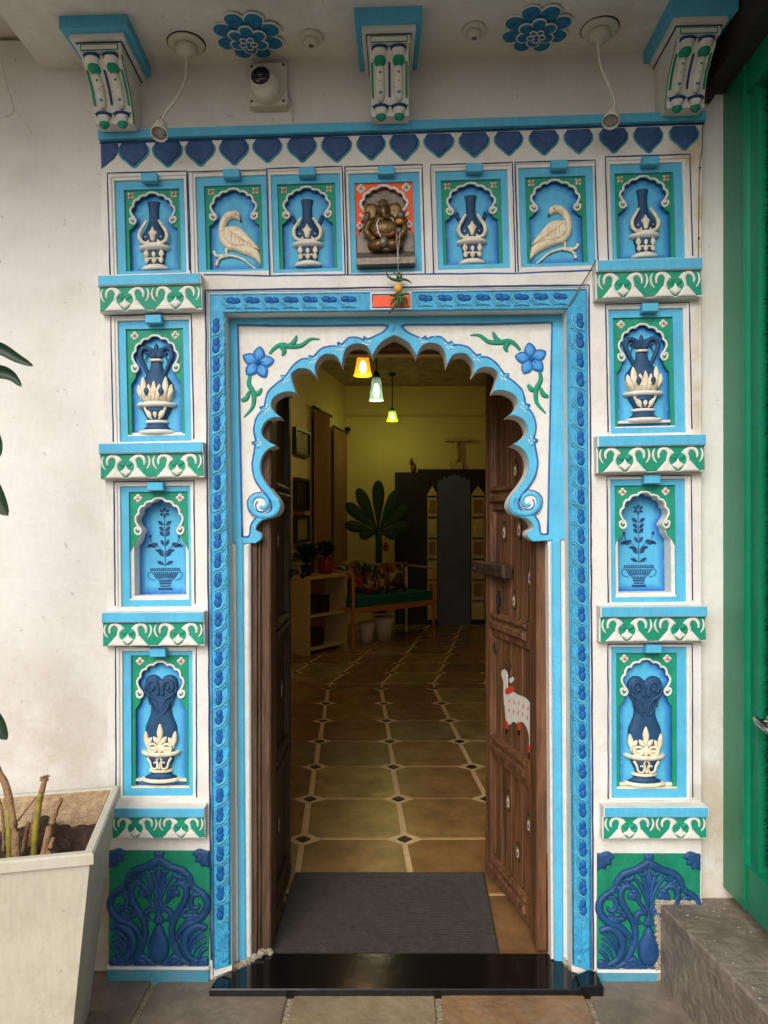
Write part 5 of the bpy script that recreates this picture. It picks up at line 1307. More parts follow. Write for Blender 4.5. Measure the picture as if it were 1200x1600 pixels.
# ------------------------------------------------------------------ interior floor with octagon tiles and black diamonds
fl = MB(); wbox(fl, -1.499, 2.25, 0.10, 8.3, -0.03, 0.004)
floor = tag(fl.build('floor', 'grout', raw=True), kind='structure')
tcols = [(132, 100, 60), (120, 100, 68), (142, 114, 68), (120, 88, 56), (136, 118, 76), (126, 92, 54)]
tmats = [mat('floor_tile_%d' % i, c, 0.27, 0.28, 5, 0.2, 14, dirt=(92, 70, 46), dirt_amt=0.3, dirt_scale=7, rgb2=tuple(min(255, int(v * 1.2)) for v in c)) for i, c in enumerate(tcols)]
Z0 = 0.010
def fx(col, d):           # grout column position at distance d
    x = 0.0965 + 0.477 * col - 0.039 * (d - 3.378)
    if d > 6.55: x += 0.215 * (d - 6.55)
    return x
rows = [2.40, 2.88, 3.378, 3.87, 4.38, 4.89, 5.40, 5.92, 6.45, 6.62] + [6.62 + 0.5 * k for k in range(1, 9)]
rows = [2.37, 2.87] + rows[2:]
for j in range(len(rows) - 1):
    da, db = rows[j], rows[j + 1]
    for c in range(-5, 5):
        x0a, x1a, x0b, x1b = fx(c, da), fx(c + 1, da), fx(c, db), fx(c + 1, db)
        if x1a < -1.45 or x0a > 2.2: continue
        g_ = 0.010; gx_ = 0.015; cl = 0.070 if j != 8 else 0.0
        ln_ = db - da
        if db < 2.46: continue
        P = [(x0a + gx_ + cl, da + g_), (x1a - gx_ - cl, da + g_), (x1a - gx_, da + g_ + cl * .8), (x1b - gx_, db - g_ - cl * .8), (x1b - gx_ - cl, db - g_), (x0b + gx_ + cl, db - g_), (x0b + gx_, db - g_ - cl * .8), (x0a + gx_, da + g_ + cl * .8)]; P = [(x + RNG.uniform(-.003, .003), y + RNG.uniform(-.003, .003)) for x, y in P]
        if j == 8: P = [(x0a + g_, da + .006), (x1a - g_, da + .006), (x1b - g_, db - .006), (x0b + g_, db - .006)]
        P = [(max(-1.49, x), y - D) for x, y in P]
        if max(p[0] for p in P) - min(p[0] for p in P) < 0.03: continue
        m = MB(); wprism(m, P, -0.01, Z0 + RNG.uniform(-.0007, .0007), 0.002)
        m.build('floor_tile', RNG.choice(tmats), floor, raw=True)
        if 1 <= j and x0a > -1.4 and j != 9:
            s_ = 0.034
            m = MB(); wprism(m, [(x0a - s_, da - D), (x0a, da - s_ - D), (x0a + s_, da - D), (x0a, da + s_ - D)], -0.01, Z0, 0.001)
            m.build('diamond_inlay', 'black', floor, raw=True)

# ------------------------------------------------------------------ rubber mat
a = [W(420, 1494, .097), W(782, 1494, .097)]
P = [(-0.398, 0.112), (0.398, 0.112), (0.425, 0.690), (-0.377, 0.690)]
mt_ = empty('door_mat', (0, 0, 0), 'dark grey ribbed rubber mat lying just inside the open door', 'door mat')
m = MB(); wprism(m, P, 0.0095, 0.0155, 0.0015); m.build('mat_base', 'mat', mt_, raw=True)
m = MB()
for k in range(52):
    t = (k + 0.5) / 52; y = lerp(0.118, 0.684, t); xl_, xr = lerp(-0.392, -0.372, t), lerp(0.393, 0.419, t)
    wbox(m, xl_, xr, y - 0.0026, y + 0.0026, 0.015, 0.0185)
o = m.build('mat_ribs', 'rib', mt_, raw=True); tag(o, kind='stuff')

# ------------------------------------------------------------------ wooden door frame and two leaves
M['woodp'] = mat('weathered_post_wood', (92, 68, 50), 0.6, 0.55, 50, 0.8, 160, dirt=(48, 36, 28), dirt_amt=0.9, dirt_scale=15, streak=True)
df = empty('door_frame', (0, 0.12, 0), 'old brown wooden door frame inside the painted jambs', 'door frame')
def post(nm, mt, x0, x1, y0, y1, z0, z1, par, ch=0.003, off=(0, 0, 0)):
    t = MB().prism([(x0, -z0), (x1, -z0), (x1, -z1), (x0, -z1)], -y1, -y0, ch)
    t.v = [(v[0] - off[0], -v[2] - off[1], -v[1] - off[2]) for v in t.v]
    return t.build(nm, mt, par, raw=True)
O = (0, 0.12, 0)
post('post', 'woodp', -0.452, -0.432, 0.085, 0.20, 0.022, 2.13, df, .002, O); post('post_ridge', 'woodp', -0.432, -0.421, 0.094, 0.20, 0.03, 2.13, df, .004, O); post('post', 'woodp', -0.420, -0.388, 0.10, 0.21, 0.024, 2.13, df, .005, O)
post('post', 'wood', 0.525, 0.562, 0.115, 0.21, 0.022, 2.13, df, .004, O); post('post_ridge', 'wood', 0.562, 0.576, 0.105, 0.20, 0.022, 2.13, df, .004, O)
post('lintel', 'wood', -0.52, 0.62, 0.19, 0.262, 2.112, 2.30, df, .004, O)
m = MB()
for i in range(40): m.ball((-0.415 + RNG.uniform(-.03, .03), -0.018 + RNG.uniform(-.01, .01), 0.024 + RNG.uniform(0, .012)), (.009, .006, .006), 7, 5)
tag(m.build('worn_cement_foot', 'concrete', df, raw=True), kind='stuff')

LW, LH = 0.463, 2.10
def leaf_door(name, loc, rotz, label, right):
    r = empty(name, loc, label, 'door leaf', 'wooden door leaves', rot=(0, 0, rotz))
    def bx(nm, mt, x0, x1, z0, z1, yb, yf, ch=0.003, par=None):
        t = MB().prism([(x0, -z0), (x1, -z0), (x1, -z1), (x0, -z1)], -yb, -yf, ch); t.v = [(v[0], -v[2], -v[1]) for v in t.v]
        return t.build(nm, mt, par or r, raw=True)
    # local -Y is the visible face
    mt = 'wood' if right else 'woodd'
    nb = 4
    for k in range(nb): bx('plank', mt, 0.02 + k * (LW - 0.04) / nb + 0.001, 0.02 + (k + 1) * (LW - 0.04) / nb - 0.001, 0.01, LH - .01, 0.040, 0.019 + RNG.uniform(-.001, .001), .0025)
    for x0, x1 in ((0.0, 0.062), (LW - (0.026 if right else 0.062), LW)):
        bx('stile', mt, x0, x1, 0.0, LH, 0.044, 0.0, .004)
    for x in (0.066, LW - (0.031 if right else 0.066)): bx('bead_moulding', mt, x - .004, x + .006, 0.11, LH - .11, 0.02, 0.010, .002)
    for z in (0.055, 0.555, 1.06, 1.575, 2.04):
        bx('rail', mt, 0.060, LW - (0.024 if right else 0.060), z - 0.050, z + 0.050, 0.036, 0.004, .004)
        bx('rail_ridge', mt, 0.062, LW - 0.062, z - 0.018, z + 0.014, 0.010, -0.010, .006)
        bx('rail_ridge', mt, 0.062, LW - 0.062, z + 0.026, z + 0.044, 0.010, -0.006, .005)
    return r, bx
def P2(pts, yf=0.0175):   # painted flat shapes on the planks, local metres (x, z)
    m = MB().prism([(p[0], -p[1]) for p in pts], -yf - 0.0006, -yf + 0.0016, 0); m.v = [(v[0], -v[2], -v[1]) for v in m.v]; return m
def eyefeather(r, x, z, s=1.0, n=0):
    for k, (a, b, mt) in enumerate(((0.025, 0.046, 'featherd'), (0.021, 0.039, 'featherg'), (0.015, 0.027, 'feathero'), (0.0105, 0.019, 'cow'), (0.006, 0.011, 'navy'))):
        e = [(x + a * s * math.cos(t), z + (b * s * math.sin(t)) * (1.25 if math.sin(t) > 0 else 0.8)) for t in np.linspace(0, 2 * math.pi, 17)[:-1]]
        P2(e, 0.0175 - 0.0006 * k).build('painted_feather', mt, r, raw=True)
hx, hy = 0.533, 0.222
free = Vector((0.427, 0.672, 0)); hinge = Vector((hx, hy, 0)); dv = (hinge - free).normalized()
rz_ = math.atan2(dv.y, dv.x)
rd, bx = leaf_door('door_leaf', (free.x, free.y, 0.022), rz_, 'right door leaf, open inwards, with painted white cow and feather eyes', True)
def leafpt(px, py):      # pixel -> (x, z) on the leaf's plank face
    k = (px - 600) / F; x = (k * (D + free.y) - free.x) / (dv.x - k * dv.y)
    d_ = D + free.y + x * dv.y; return x, H + (HZ - py) * d_ / F - 0.022
for px, py in ((799, 737), (782, 834), (805, 830), (822, 905), (797, 941), (788, 1256), (820, 1292), (803, 1335), (812, 660)):
    x, z = leafpt(px, py); eyefeather(rd, x, z, RNG.uniform(.8, .95))
LP = lambda P: [leafpt(p[0], p[1]) + tuple(p[2:]) for p in P]
P2(spl(LP([(784, 1090), (792, 1080), (803, 1086), (813, 1090), (822, 1100), (827, 1118), (828, 1145), (825, 1168), (821, 1171), (820, 1150), (816, 1136), (809, 1128), (802, 1131), (796, 1128), (790, 1133), (785, 1126), (783, 1108)]), 3, True), .0172).build('painted_cow_body', 'cow', rd, raw=True)
P2(spl(LP([(783, 1104), (793, 1084), (788, 1072), (787, 1056), (784, 1047), (779, 1048), (778, 1056), (781, 1066), (781, 1082)]), 3, True), .0168).build('painted_cow_head', 'cow', rd, raw=True)
P2(spl(LP([(790, 1062), (795, 1058), (796, 1064), (792, 1068)]), 3, True), .0166).build('painted_cow_ear', 'cow', rd, raw=True)
m = MB()
for P in ([(785, 1049), (786, 1042), (783, 1036)], [(787, 1050), (791, 1044), (792, 1037)], [(789, 1052), (791, 1060), (788, 1070), (790, 1078)]):
    m.tube([(p[0], 0.0165, p[1]) for p in LP(P)], 0.0018, 5)
m.build('painted_horns', 'iron', rd, raw=True)
P2(spl(LP([(784, 1078), (792, 1072), (798, 1078), (793, 1083), (786, 1086)]), 2, True), .0160).build('painted_collar', 'bodyred', rd, raw=True)
for px, py in ((791, 1096), (798, 1098), (805, 1098), (812, 1104), (819, 1108), (790, 1110), (797, 1112), (804, 1114), (811, 1116), (818, 1122), (823, 1130), (824, 1146)):
    x, z = leafpt(px, py); P2([(x - .004, z), (x, z - .009), (x + .004, z), (x, z + .009)], .0160).build('painted_dot', 'bodyred', rd, raw=True)
for (px, y0, y1, y2) in ((786, 1127, 1139, 1147), (805, 1129, 1141, 1149), (822, 1166, 1177, 1186)):
    x, z0 = leafpt(px, y0); z1 = leafpt(px, y1)[1]; z2 = leafpt(px, y2)[1]
    P2([(x - .014, z0), (x + .014, z0), (x + .009, z1), (x - .011, z1)], .0162).build('painted_leg', 'bodyred', rd, raw=True)
    P2([(x - .011, z1), (x + .009, z1), (x + .006, z2), (x - .014, z2)], .0162).build('painted_hoof', 'iron', rd, raw=True)
# wooden latch bar with a ring and hasp
bar = bx('latch_bar', 'woodd', -0.03, 0.27, 1.262, 1.315, 0.0, -0.035, .006)
m = MB(); m.tube([(-.03 + .018 * math.cos(t), -0.036, 1.288 + .018 * math.sin(t)) for t in np.linspace(0, 6.283, 14)], .0045, 6)
m.build('latch_ring', 'iron', rd, raw=True)
for k in range(5): MB().ball((0.01 + .055 * k, -0.037, 1.288), (.006, .004, .006), 8, 6).build('latch_stud', 'iron', rd, raw=True)
m = MB(); m.tube([(0.12 + .013 * math.cos(t), 0.008, 1.16 + .018 * math.sin(t)) for t in np.linspace(0, 6.283, 14)], .004, 6); m.tube([(0.12, 0.01, 1.20), (0.125, 0.004, 1.14), (0.13, 0.006, 1.09)], .004, 6)
m.build('hook', 'iron', rd, raw=True)
m = MB(); m.tube([(0.085, 0.006, 0.985), (0.095, 0.0, 0.955), (0.11, 0.004, 0.94), (0.10, 0.004, 0.965)], .003, 6)
m.build('hook', 'iron', rd, raw=True)
ld, bx = leaf_door('door_leaf', (-0.392, 0.205, 0.022), math.radians(90), 'left door leaf, open inwards, dark and worn with an iron latch', False)
m = MB(); m.tube([(0.40, -0.004, 1.27), (0.41, -0.03, 1.28), (0.43, -0.034, 1.27), (0.45, -0.02, 1.262)], .005, 6); m.ball((0.425, -0.008, 1.268), (.018, .01, .022), 8, 6)
m.build('latch_ring', 'iron', ld, raw=True)
m = MB(); m.ball((0.43, -0.005, 1.62), (.006, .006, .006), 8, 6); m.ball((0.43, -0.005, 1.25 + .75), (.006, .006, .006), 8, 6); m.build('stud', 'steel', ld, raw=True)
for x, z in ((0.2, 1.4), (0.3, 0.8), (0.22, 0.3)): eyefeather(ld, x, z, 1.0)

# ------------------------------------------------------------------ room behind the door
def slabthing(nm, mt, x0, x1, y0, y1, z0, z1, label=None, cat=None, kind=None):
    m = MB(); wbox(m, x0, x1, y0, y1, z0, z1); return tag(m.build(nm, mt, raw=True), label, cat, None, kind)
YB = 8.25
m = MB(); wallprism(m, [(-1.65, -0.05), (-0.452, -0.05), (-0.452, 2.115), (0.60, 2.115), (0.60, -0.05), (2.4, -0.05), (2.4, 3.6), (-1.65, 3.6)], 0.265, 0.33)
tag(m.build('inner_wall', 'inwall', raw=True), 'inner face of the front wall around the doorway, cream', 'wall')
slabthing('back_wall', 'inwall', -1.7, 2.5, YB, YB + 0.15, -0.02, 3.7, 'cream yellow far wall of the lit room behind the palm', 'wall')
m = MB(); wprism(m, [(-0.57, YB - .002), (-1.50, 5.95 - D), (-1.50, .332), (-1.62, .332), (-1.62, YB - .002)], -0.02, 3.7); tag(m.build('side_wall', 'inwall', raw=True), 'cream angled left wall of the room with picture frames', 'wall')
slabthing('side_wall', 'inwall', 2.25, 2.4, 0.33, YB - .002, -0.02, 3.7, 'cream right side wall of the room hidden past the right door leaf', 'wall')
cs = slabthing('ceiling', 'inceil', -1.7, 2.5, 0.2, YB + .2, 3.52, 3.66, kind='structure')
for y in (2.6, 5.2):
    m = MB(); wbox(m, -1.49, 2.24, y, y + 0.16, 3.40, 3.519); tag(m.build('ceiling_beam', 'inceil', raw=True), 'rough beam under the room ceiling, %s the lamps' % ('nearer than' if y < 4 else 'among'), 'beam')
m = MB(); wbox(m, -0.56, 2.24, YB - 0.035, YB - 0.002, 3.06, 3.09); tag(m.build('wall_moulding', 'shelf', raw=True), 'thin horizontal moulding across the upper far wall', 'moulding')
# picture frames on the left wall
def wallpt(d):   # point on the angled wall face at camera distance d
    return Vector((-0.57 - 0.2 * (10.6 - d), d - D, 0))
WANG = math.atan2(4.65, 0.93)
for i, (z, w, h, filled) in enumerate(((2.44, 0.55, 0.31, 0), (1.83, 0.50, 0.38, 1), (1.43, 0.50, 0.32, 0))):
    p = wallpt(8.45); r = empty('picture_frame', (p.x + .012, p.y, z), ['upper thin-framed picture', 'middle solid black picture', 'lower thin-framed picture'][i] + ' on the left side wall', 'picture', 'pictures on the left side wall', rot=(0, 0, WANG))
    m = MB()
    for (c, d_) in ((h / 2 - .03, h / 2), (-h / 2, -h / 2 + .03)): wbox(m, -w / 2, w / 2, -.045, 0, c, d_)
    for (a_, b_) in ((-w / 2, -w / 2 + .03), (w / 2 - .03, w / 2)): wbox(m, a_, b_, -.044, 0, -h / 2 + .03, h / 2 - .03)
    m.build('moulding', 'frame', r, raw=True)
    m = MB(); wbox(m, -w / 2 + .03, w / 2 - .03, -.02, -.002, -h / 2 + .03, h / 2 - .03); m.build('print', 'frame' if filled else 'picture', r, raw=True)
for i, (d0, d1, zt, zb) in enumerate(((8.85, 9.55, 2.90, 0.85), (9.75, 10.45, 2.78, 0.95))):
    p = wallpt((d0 + d1) / 2); r = empty('curtain', p, ('near' if i == 0 else 'far') + ' brown curtain hanging on the left side wall', 'curtain', 'curtains on the left side wall', rot=(0, 0, WANG))
    m = MB(); n = 60; vs = []; L_ = (d1 - d0) * 1.02
    for k in range(n + 1):
        t = k / n; vs += [((t - .5) * L_, -.06 - .03 * math.sin(t * 44), zb), ((t - .5) * L_, -.06 - .025 * math.sin(t * 44), zt)]
    m.add(vs, [(2 * k, 2 * k + 2, 2 * k + 3, 2 * k + 1) for k in range(n)], True); m.build('cloth', 'curtain', r, raw=True)
    m = MB(); m.tube([(-L_ / 2 - .08, -.07, zt + .02), (L_ / 2 + .05, -.07, zt + .02)], 0.016, 8); m.build('rod', 'frame', r, raw=True)

# pendant lamps
def lampglass(nm, c, e):
    m = mat(nm, c, 0.3, 0.05, 10, 0.0); n = m.node_tree; b = n.nodes['Principled BSDF']
    b.inputs['Emission Color'].default_value = (*lin(c), 1); b.inputs['Emission Strength'].default_value = e
    tr = n.nodes.new('ShaderNodeBsdfTransparent'); mx = n.nodes.new('ShaderNodeMixShader'); mx.inputs[0].default_value = 0.6
    out = [q for q in n.nodes if q.type == 'OUTPUT_MATERIAL'][0]
    n.links.new(tr.outputs[0], mx.inputs[1]); n.links.new(b.outputs[0], mx.inputs[2]); n.links.new(mx.outputs[0], out.inputs[0]); return m
def pendant(px, py_top, py_bot, wpx, d, glass, light, en, label, capcol='frame'):
    y = d - D; top = W(px, py_top, y); bot = W(px, py_bot, y); hh = top.z - bot.z; rad = wpx / 2 * d / F
    r = empty('pendant_lamp', (top.x, y, 3.518), label, 'lamp', 'hanging glass lamps')
    z = lambda h: top.z - h - 3.518
    def turn(nm, mt, prof):
        m = MB(); seg = 20; vs = []; fs = []
        for rr_, h in prof:
            for k in range(seg): a = 2 * math.pi * k / seg; vs.append((rr_ * math.cos(a), rr_ * math.sin(a), z(h)))
        for i in range(len(prof) - 1):
            for k in range(seg): fs.append((i * seg + k, i * seg + (k + 1) % seg, (i + 1) * seg + (k + 1) % seg, (i + 1) * seg + k))
        m.add(vs, fs, True); return m.build(nm, mt, r, raw=True)
    turn('glass_shade', glass, [(rad * .45, 0), (rad * .62, hh * .1), (rad * .72, hh * .4), (rad * .84, hh * .75), (rad, hh), (rad * .98, hh * 1.0), (rad * .8, hh * .74), (rad * .66, hh * .35)])
    turn('cap', capcol, [(rad * .1, -hh * .3), (rad * .4, -hh * .22), (rad * .5, 0), (rad * .3, .01)])
    turn('bulb', 'bulb', [(0.002, hh * .25), (rad * .3, hh * .35), (rad * .42, hh * .6), (rad * .3, hh * .8), (0.002, hh * .86)])
    m = MB(); m.tube([(0, 0, 0), (0, 0, z(-hh * .28))], 0.007, 6); m.build('cord', 'frame', r, raw=True)
    m = MB(); m.ball((0, 0, -0.01), (.05, .05, .03), 10, 6); m.build('ceiling_cup', 'frame', r, raw=True)
    l = bpy.data.lights.new('lamp_light', 'POINT'); l.energy = en; l.color = light; l.shadow_soft_size = 0.05
    lo = bpy.data.objects.new('lamp_light', l); COL.objects.link(lo); lo.parent = r; lo.location = (0, 0, z(hh * 1.12))
M['bulb'] = mat('glowing_bulb', (255, 240, 190), 0.4, 0, 1, 0.0, emit=(lin((255, 238, 180)), 16.0))
pendant(567, 556, 587, 29, 5.97, lampglass('amber_glass', (230, 140, 20), 0.8), (1.0, 0.68, 0.30), 6.5, 'amber glass pendant lamp, nearest and highest of the three')
pendant(588, 590, 626, 23, 7.5, lampglass('pale_blue_glass', (120, 150, 140), 0.6), (1.0, 0.86, 0.5), 6, 'white and pale blue glass pendant lamp, middle of the three')
pendant(613, 642, 658, 18, 9.7, lampglass('lime_glass', (150, 170, 20), 0.8), (0.82, 0.9, 0.25), 6.5, 'green glass pendant lamp, farthest and lowest of the three', 'green')

# far right: dark carved doorway with cream doors
dw = empty('inner_doorway', (0, YB, 0), 'dark carved far doorway with scalloped panel coloured as a dim daylit opening', 'doorway')
Y = YB - 0.10
def at(px, py, y): p = W(px, py, y); return p.x, p.z
def polyat(pts, y): return [at(p[0], p[1], y) for p in pts]
m = MB(); wallprism(m, polyat([(617, 1000), (617, 738), (653, 738), (653, 733), (775, 733), (775, 1000)], Y), Y, YB - .001); m.build('dark_surround', 'blackdoor', dw, (0, -YB, 0), raw=True)
sc_ = [(684, 985)] + spl([(684, 754, True), (687, 749), (691, 751, True), (694, 745), (699, 748, True), (703, 742), (706, 745, True), (710, 740), (714, 745, True), (717, 742), (721, 748, True), (726, 745), (729, 751, True), (733, 749), (735, 754, True)], 3) + [(735, 985)]
m = MB(); wallprism(m, polyat(sc_, Y - .02), Y - .02, Y - .001); m.build('dim_light_panel', 'passagelight', dw, (0, -YB, 0), raw=True)  # flat panel in place of the passage, its dim daylight coloured in
for k, (x0, x1) in enumerate(((668, 683), (737, 757))):
    p0, p1 = at(x0, 968, Y - .05), at(x1, 772, Y - .05); sub = empty('cream_door', (0, -YB, 0)); sub.parent = dw
    w_ = p1[0] - p0[0]; h_ = p1[1] - p0[1]
    m = MB(); wallprism(m, [(p0[0], p0[1]), (p1[0], p0[1]), (p1[0], p1[1]), (p0[0] + w_ * .5, p1[1] + .12), (p0[0], p1[1])], Y - .05, Y - .021); m.build('door_board', 'doorcream', sub, raw=True)
    for j in range(6):
        z_ = p0[1] + h_ * (j + .12) / 6
        m = MB(); wbox(m, p0[0] + w_ * .16, p1[0] - w_ * .16, Y - .065, Y - .05, z_, z_ + h_ * .1); m.build('carved_square', 'curtain' if j % 2 else 'doorcream', sub, raw=True)
        m = MB(); wbox(m, p0[0] + w_ * .05, p1[0] - w_ * .05, Y - .062, Y - .05, z_ + h_ * .122, z_ + h_ * .134); m.build('carved_bar', 'frame', sub, raw=True)
# wall lamp, wall charm
wl = empty('wall_lamp', (*at(713, 690, YB - .05)[:1], YB - .02, at(713, 690, YB - .05)[1]), 'cream T-shaped wall bracket lamp above the far doorway', 'wall lamp')
m = MB(); wbox(m, -.17, .17, -.12, 0, 0, .045); m.build('arm', 'shelf', wl, raw=True)
m = MB(); m.tube([(0, -.05, 0), (0, -.07, -.12), (.02, -.05, -.22), (0, -.02, -.33)], .03, 8); m.build('stem', 'shelf', wl, raw=True)
m = MB(); wbox(m, -.09, .09, -.05, .01, -.42, -.30); m.build('base', 'shelf', wl, raw=True)
p = at(643, 722, YB - .03); m = MB(); m.ball((p[0], YB - .02, p[1]), (.03, .02, .06), 8, 6); m.ball((p[0] + .03, YB - .02, p[1] - .1), (.04, .02, .09), 8, 6)
tag(m.build('wall_ornament', 'copper', raw=True), 'small brown ornament on the far wall left of the dark doorway', 'ornament')
p = at(543, 671, YB - .03); m = MB(); m.ball((p[0], YB - .03, p[1]), (.05, .04, .04), 8, 6); m.tube([(p[0], YB - .03, p[1]), (p[0] - .06, YB, p[1] - .12)], .015, 6)
tag(m.build('spot_lamp', 'frame', raw=True), 'small dark spot lamp high on the far wall at left', 'lamp')

# palm with broad rounded leaves
pd = 9.6; pc = W(591, 832, pd - D); pl = empty('palm_plant', (pc.x, pc.y, 0), 'dark green palm with seven broad fanned leaves behind the bench', 'plant')
k = pd / F
for a, L_, w in ((0, 82, 9.6), (-25, 76, 9.6), (25, 74, 9.6), (-48, 68, 9.6), (48, 62, 9), (-76, 54, 9), (76, 50, 9), (-100, 30, 8), (100, 30, 8)):
    ca_, sa_ = math.cos(math.radians(a)), math.sin(math.radians(a))
    P = [(x * ca_ + y * sa_, x * sa_ - y * ca_) for x, y in spl([(0, 0), (w * .35, L_ * .25), (w * .85, L_ * .55), (w, L_ * .78), (w * .6, L_ * .95), (0, L_), (-w * .6, L_ * .95), (-w, L_ * .78), (-w * .85, L_ * .55), (-w * .35, L_ * .25)], 3, True)]
    m = MB().puff(P, 1.2, 8, 0, 0.5, 3); m.v = [(v[0] * k, -v[2] * k - 0.02 * abs(math.sin(a)), pc.z - v[1] * k) for v in m.v]
    m.build('palm_leaf', 'palm', pl, raw=True)
m = MB(); m.tube([(0, 0, pc.z + .05), (0.01, 0, pc.z - .15), (0, 0, 0.62)], .045, 8); m.build('trunk', 'palm', pl, raw=True)
m = MB(); m.tube([(0.10, -.02, pc.z - .02), (0.10, -.02, pc.z - .14)], .006, 5); m.ball((0.10, -.02, pc.z - .19), (.04, .03, .07), 8, 6); m.build('red_bud', 'potred', pl, raw=True)
m = MB(); m.lathe([(0.0001, 0), (.12, 0), (.17, .3), (.17, .32)], full=True, ds=1); m.v = [(v[0], v[2], -v[1] + .30) for v in m.v]; m.build('pot', 'frame', pl, raw=True)

# bench: facing, with teal seat and floral cushions
A_ = Vector((-0.365, 8.45 - D - .0, 0)); B_ = Vector((0.655, 9.45 - D, 0))
dirb = (B_ - A_); Lb = dirb.length; rb = math.atan2(dirb.y, dirb.x)
bn = empty('bench', A_, 'wooden bench with teal seat and slim turned legs against the far wall', 'bench', rot=(0, 0, rb))
dp = 0.5
for x, y in ((0, 0), (Lb, 0), (0, dp), (Lb, dp)):
    m = MB(); m.tube([(x, y, 0.01), (x, y, .03), (x, y, .12), (x, y, .46), (x, y, .9 if y == 0 or x > 0 else .95)], [.03, .018, .015, .02, .016], 8); m.build('leg', 'benchwood' if y == 0 else 'pot', bn, raw=True)
m = MB(); wbox(m, -.02, Lb + .02, -.02, dp + .02, .42, .49); m.build('seat_frame', 'benchwood', bn, raw=True)
m = MB(); wbox(m, 0.01, Lb - .01, 0, dp, .492, .60); m.build('seat_cushion', 'seat', bn, raw=True)
m = MB(); m.tube([(0.0, 0.02, .9), (0.0, dp, .92)], .018, 6); m.build('armrest', 'benchwood', bn, raw=True); m = MB(); m.tube([(Lb, 0.02, .9), (Lb, dp, .92)], .018, 6); m.build('armrest', 'benchwood', bn, raw=True)
m = MB(); m.tube([(0, dp, .95), (Lb, dp, .95)], .02, 6); m.build('back_rail', 'benchwood', bn, raw=True)
for kx_ in range(9):
    m = MB(); x = Lb * (kx_ + .5) / 9; m.tube([(x, dp, .6), (x, dp, .95)], .012, 6); m.build('spindle', 'pot', bn, raw=True)
for i, (x, w, h, t) in enumerate(((0.22, .40, .40, -8), (0.62, .42, .38, 5), (1.0, .34, .34, 12))):
    m = MB(); m.puff(spl([(-w / 2 * 300, -h / 2 * 300), (0, -h / 2 * 285), (w / 2 * 300, -h / 2 * 300), (w / 2 * 285, 0), (w / 2 * 300, h / 2 * 300), (0, h / 2 * 285), (-w / 2 * 300, h / 2 * 300), (-w / 2 * 285, 0)], 4, True), 24, 45, 0, 4, 8)
    m.v = [(v[0] / 300, -v[2] / 300, -v[1] / 300) for v in m.v]
    c = m.build('cushion', 'floral', raw=True); c.location = A_ + Vector((math.cos(rb) * x - math.sin(rb) * .3, math.sin(rb) * x + math.cos(rb) * .3, .60 + h / 2)); c.rotation_euler = (math.radians(-14), math.radians(t), rb)
    tag(c, 'floral cushion, %s of three, on the teal bench' % ['left', 'middle', 'right'][i], 'cushion', 'floral cushions on the bench')
# pots below the bench
for i, (px, py, d, rr_, hh_, lab) in enumerate(((573, 985, 8.9, .10, .26, 'smaller left white pot under the bench'), (599, 980, 9.1, .13, .30, 'larger right white pot under the bench'))):
    p = W(px, py, d - D); m = MB(); m.lathe([(.0001, 0), (rr_ * .7, 0), (rr_, hh_ * .8), (rr_ * .95, hh_), (rr_ * .8, hh_)], full=True, ds=1); m.v = [(v[0], v[2], -v[1]) for v in m.v]
    o = m.build('white_pot', 'pot', raw=True); o.location = (p.x, p.y, 0.01); tag(o, lab, 'pot', 'white pots under the bench')
# shelf unit, set askew along the angled wall
sdir = Vector((0.38, 0.54, 0)).normalized(); sang = math.atan2(sdir.y, sdir.x)
sh = empty('shelf_unit', (-0.845, 8.0 - D, 0.01), 'cream open shelf unit with two compartments beside the angled left wall', 'shelf unit', rot=(0, 0, sang))
Ls, W0, Hs = 0.70, 0.34, 0.85
for nm, b in (('end_panel', (0, .035, 0, W0, 0, Hs)), ('end_panel', (Ls - .035, Ls, 0, W0, 0, Hs)), ('top_board', (-.01, Ls + .01, -.01, W0, Hs, Hs + .035)), ('shelf_board', (.036, Ls - .036, 0, W0, .42, .445)), ('shelf_board', (.036, Ls - .036, 0, W0, .05, .075)), ('back_board', (.036, Ls - .036, W0 - .02, W0 - .001, .08, Hs))):
    m = MB(); wbox(m, *b); m.build(nm, 'shelf' if nm != 'back_board' else 'curtain', sh, raw=True)
for x_, z_, w_ in ((.06, .446, .2), (.30, .446, .14), (.10, .076, .24)):
    m = MB(); wbox(m, x_, x_ + w_, .06, .26, z_, z_ + .2); o = m.build('storage_box', 'frame', raw=True); o.location = sh.location; o.rotation_euler = sh.rotation_euler
    tag(o, 'dark box on the %s of the shelf unit, %s' % (('middle board', 'left one') if x_ < .1 else ('middle board', 'right one') if z_ > .4 else ('bottom board', 'alone')), 'box')
def onshelf(x, y): q = Vector((math.cos(sang) * x - math.sin(sang) * y, math.sin(sang) * x + math.cos(sang) * y, 0)) + sh.location; return (q.x, q.y, .897)
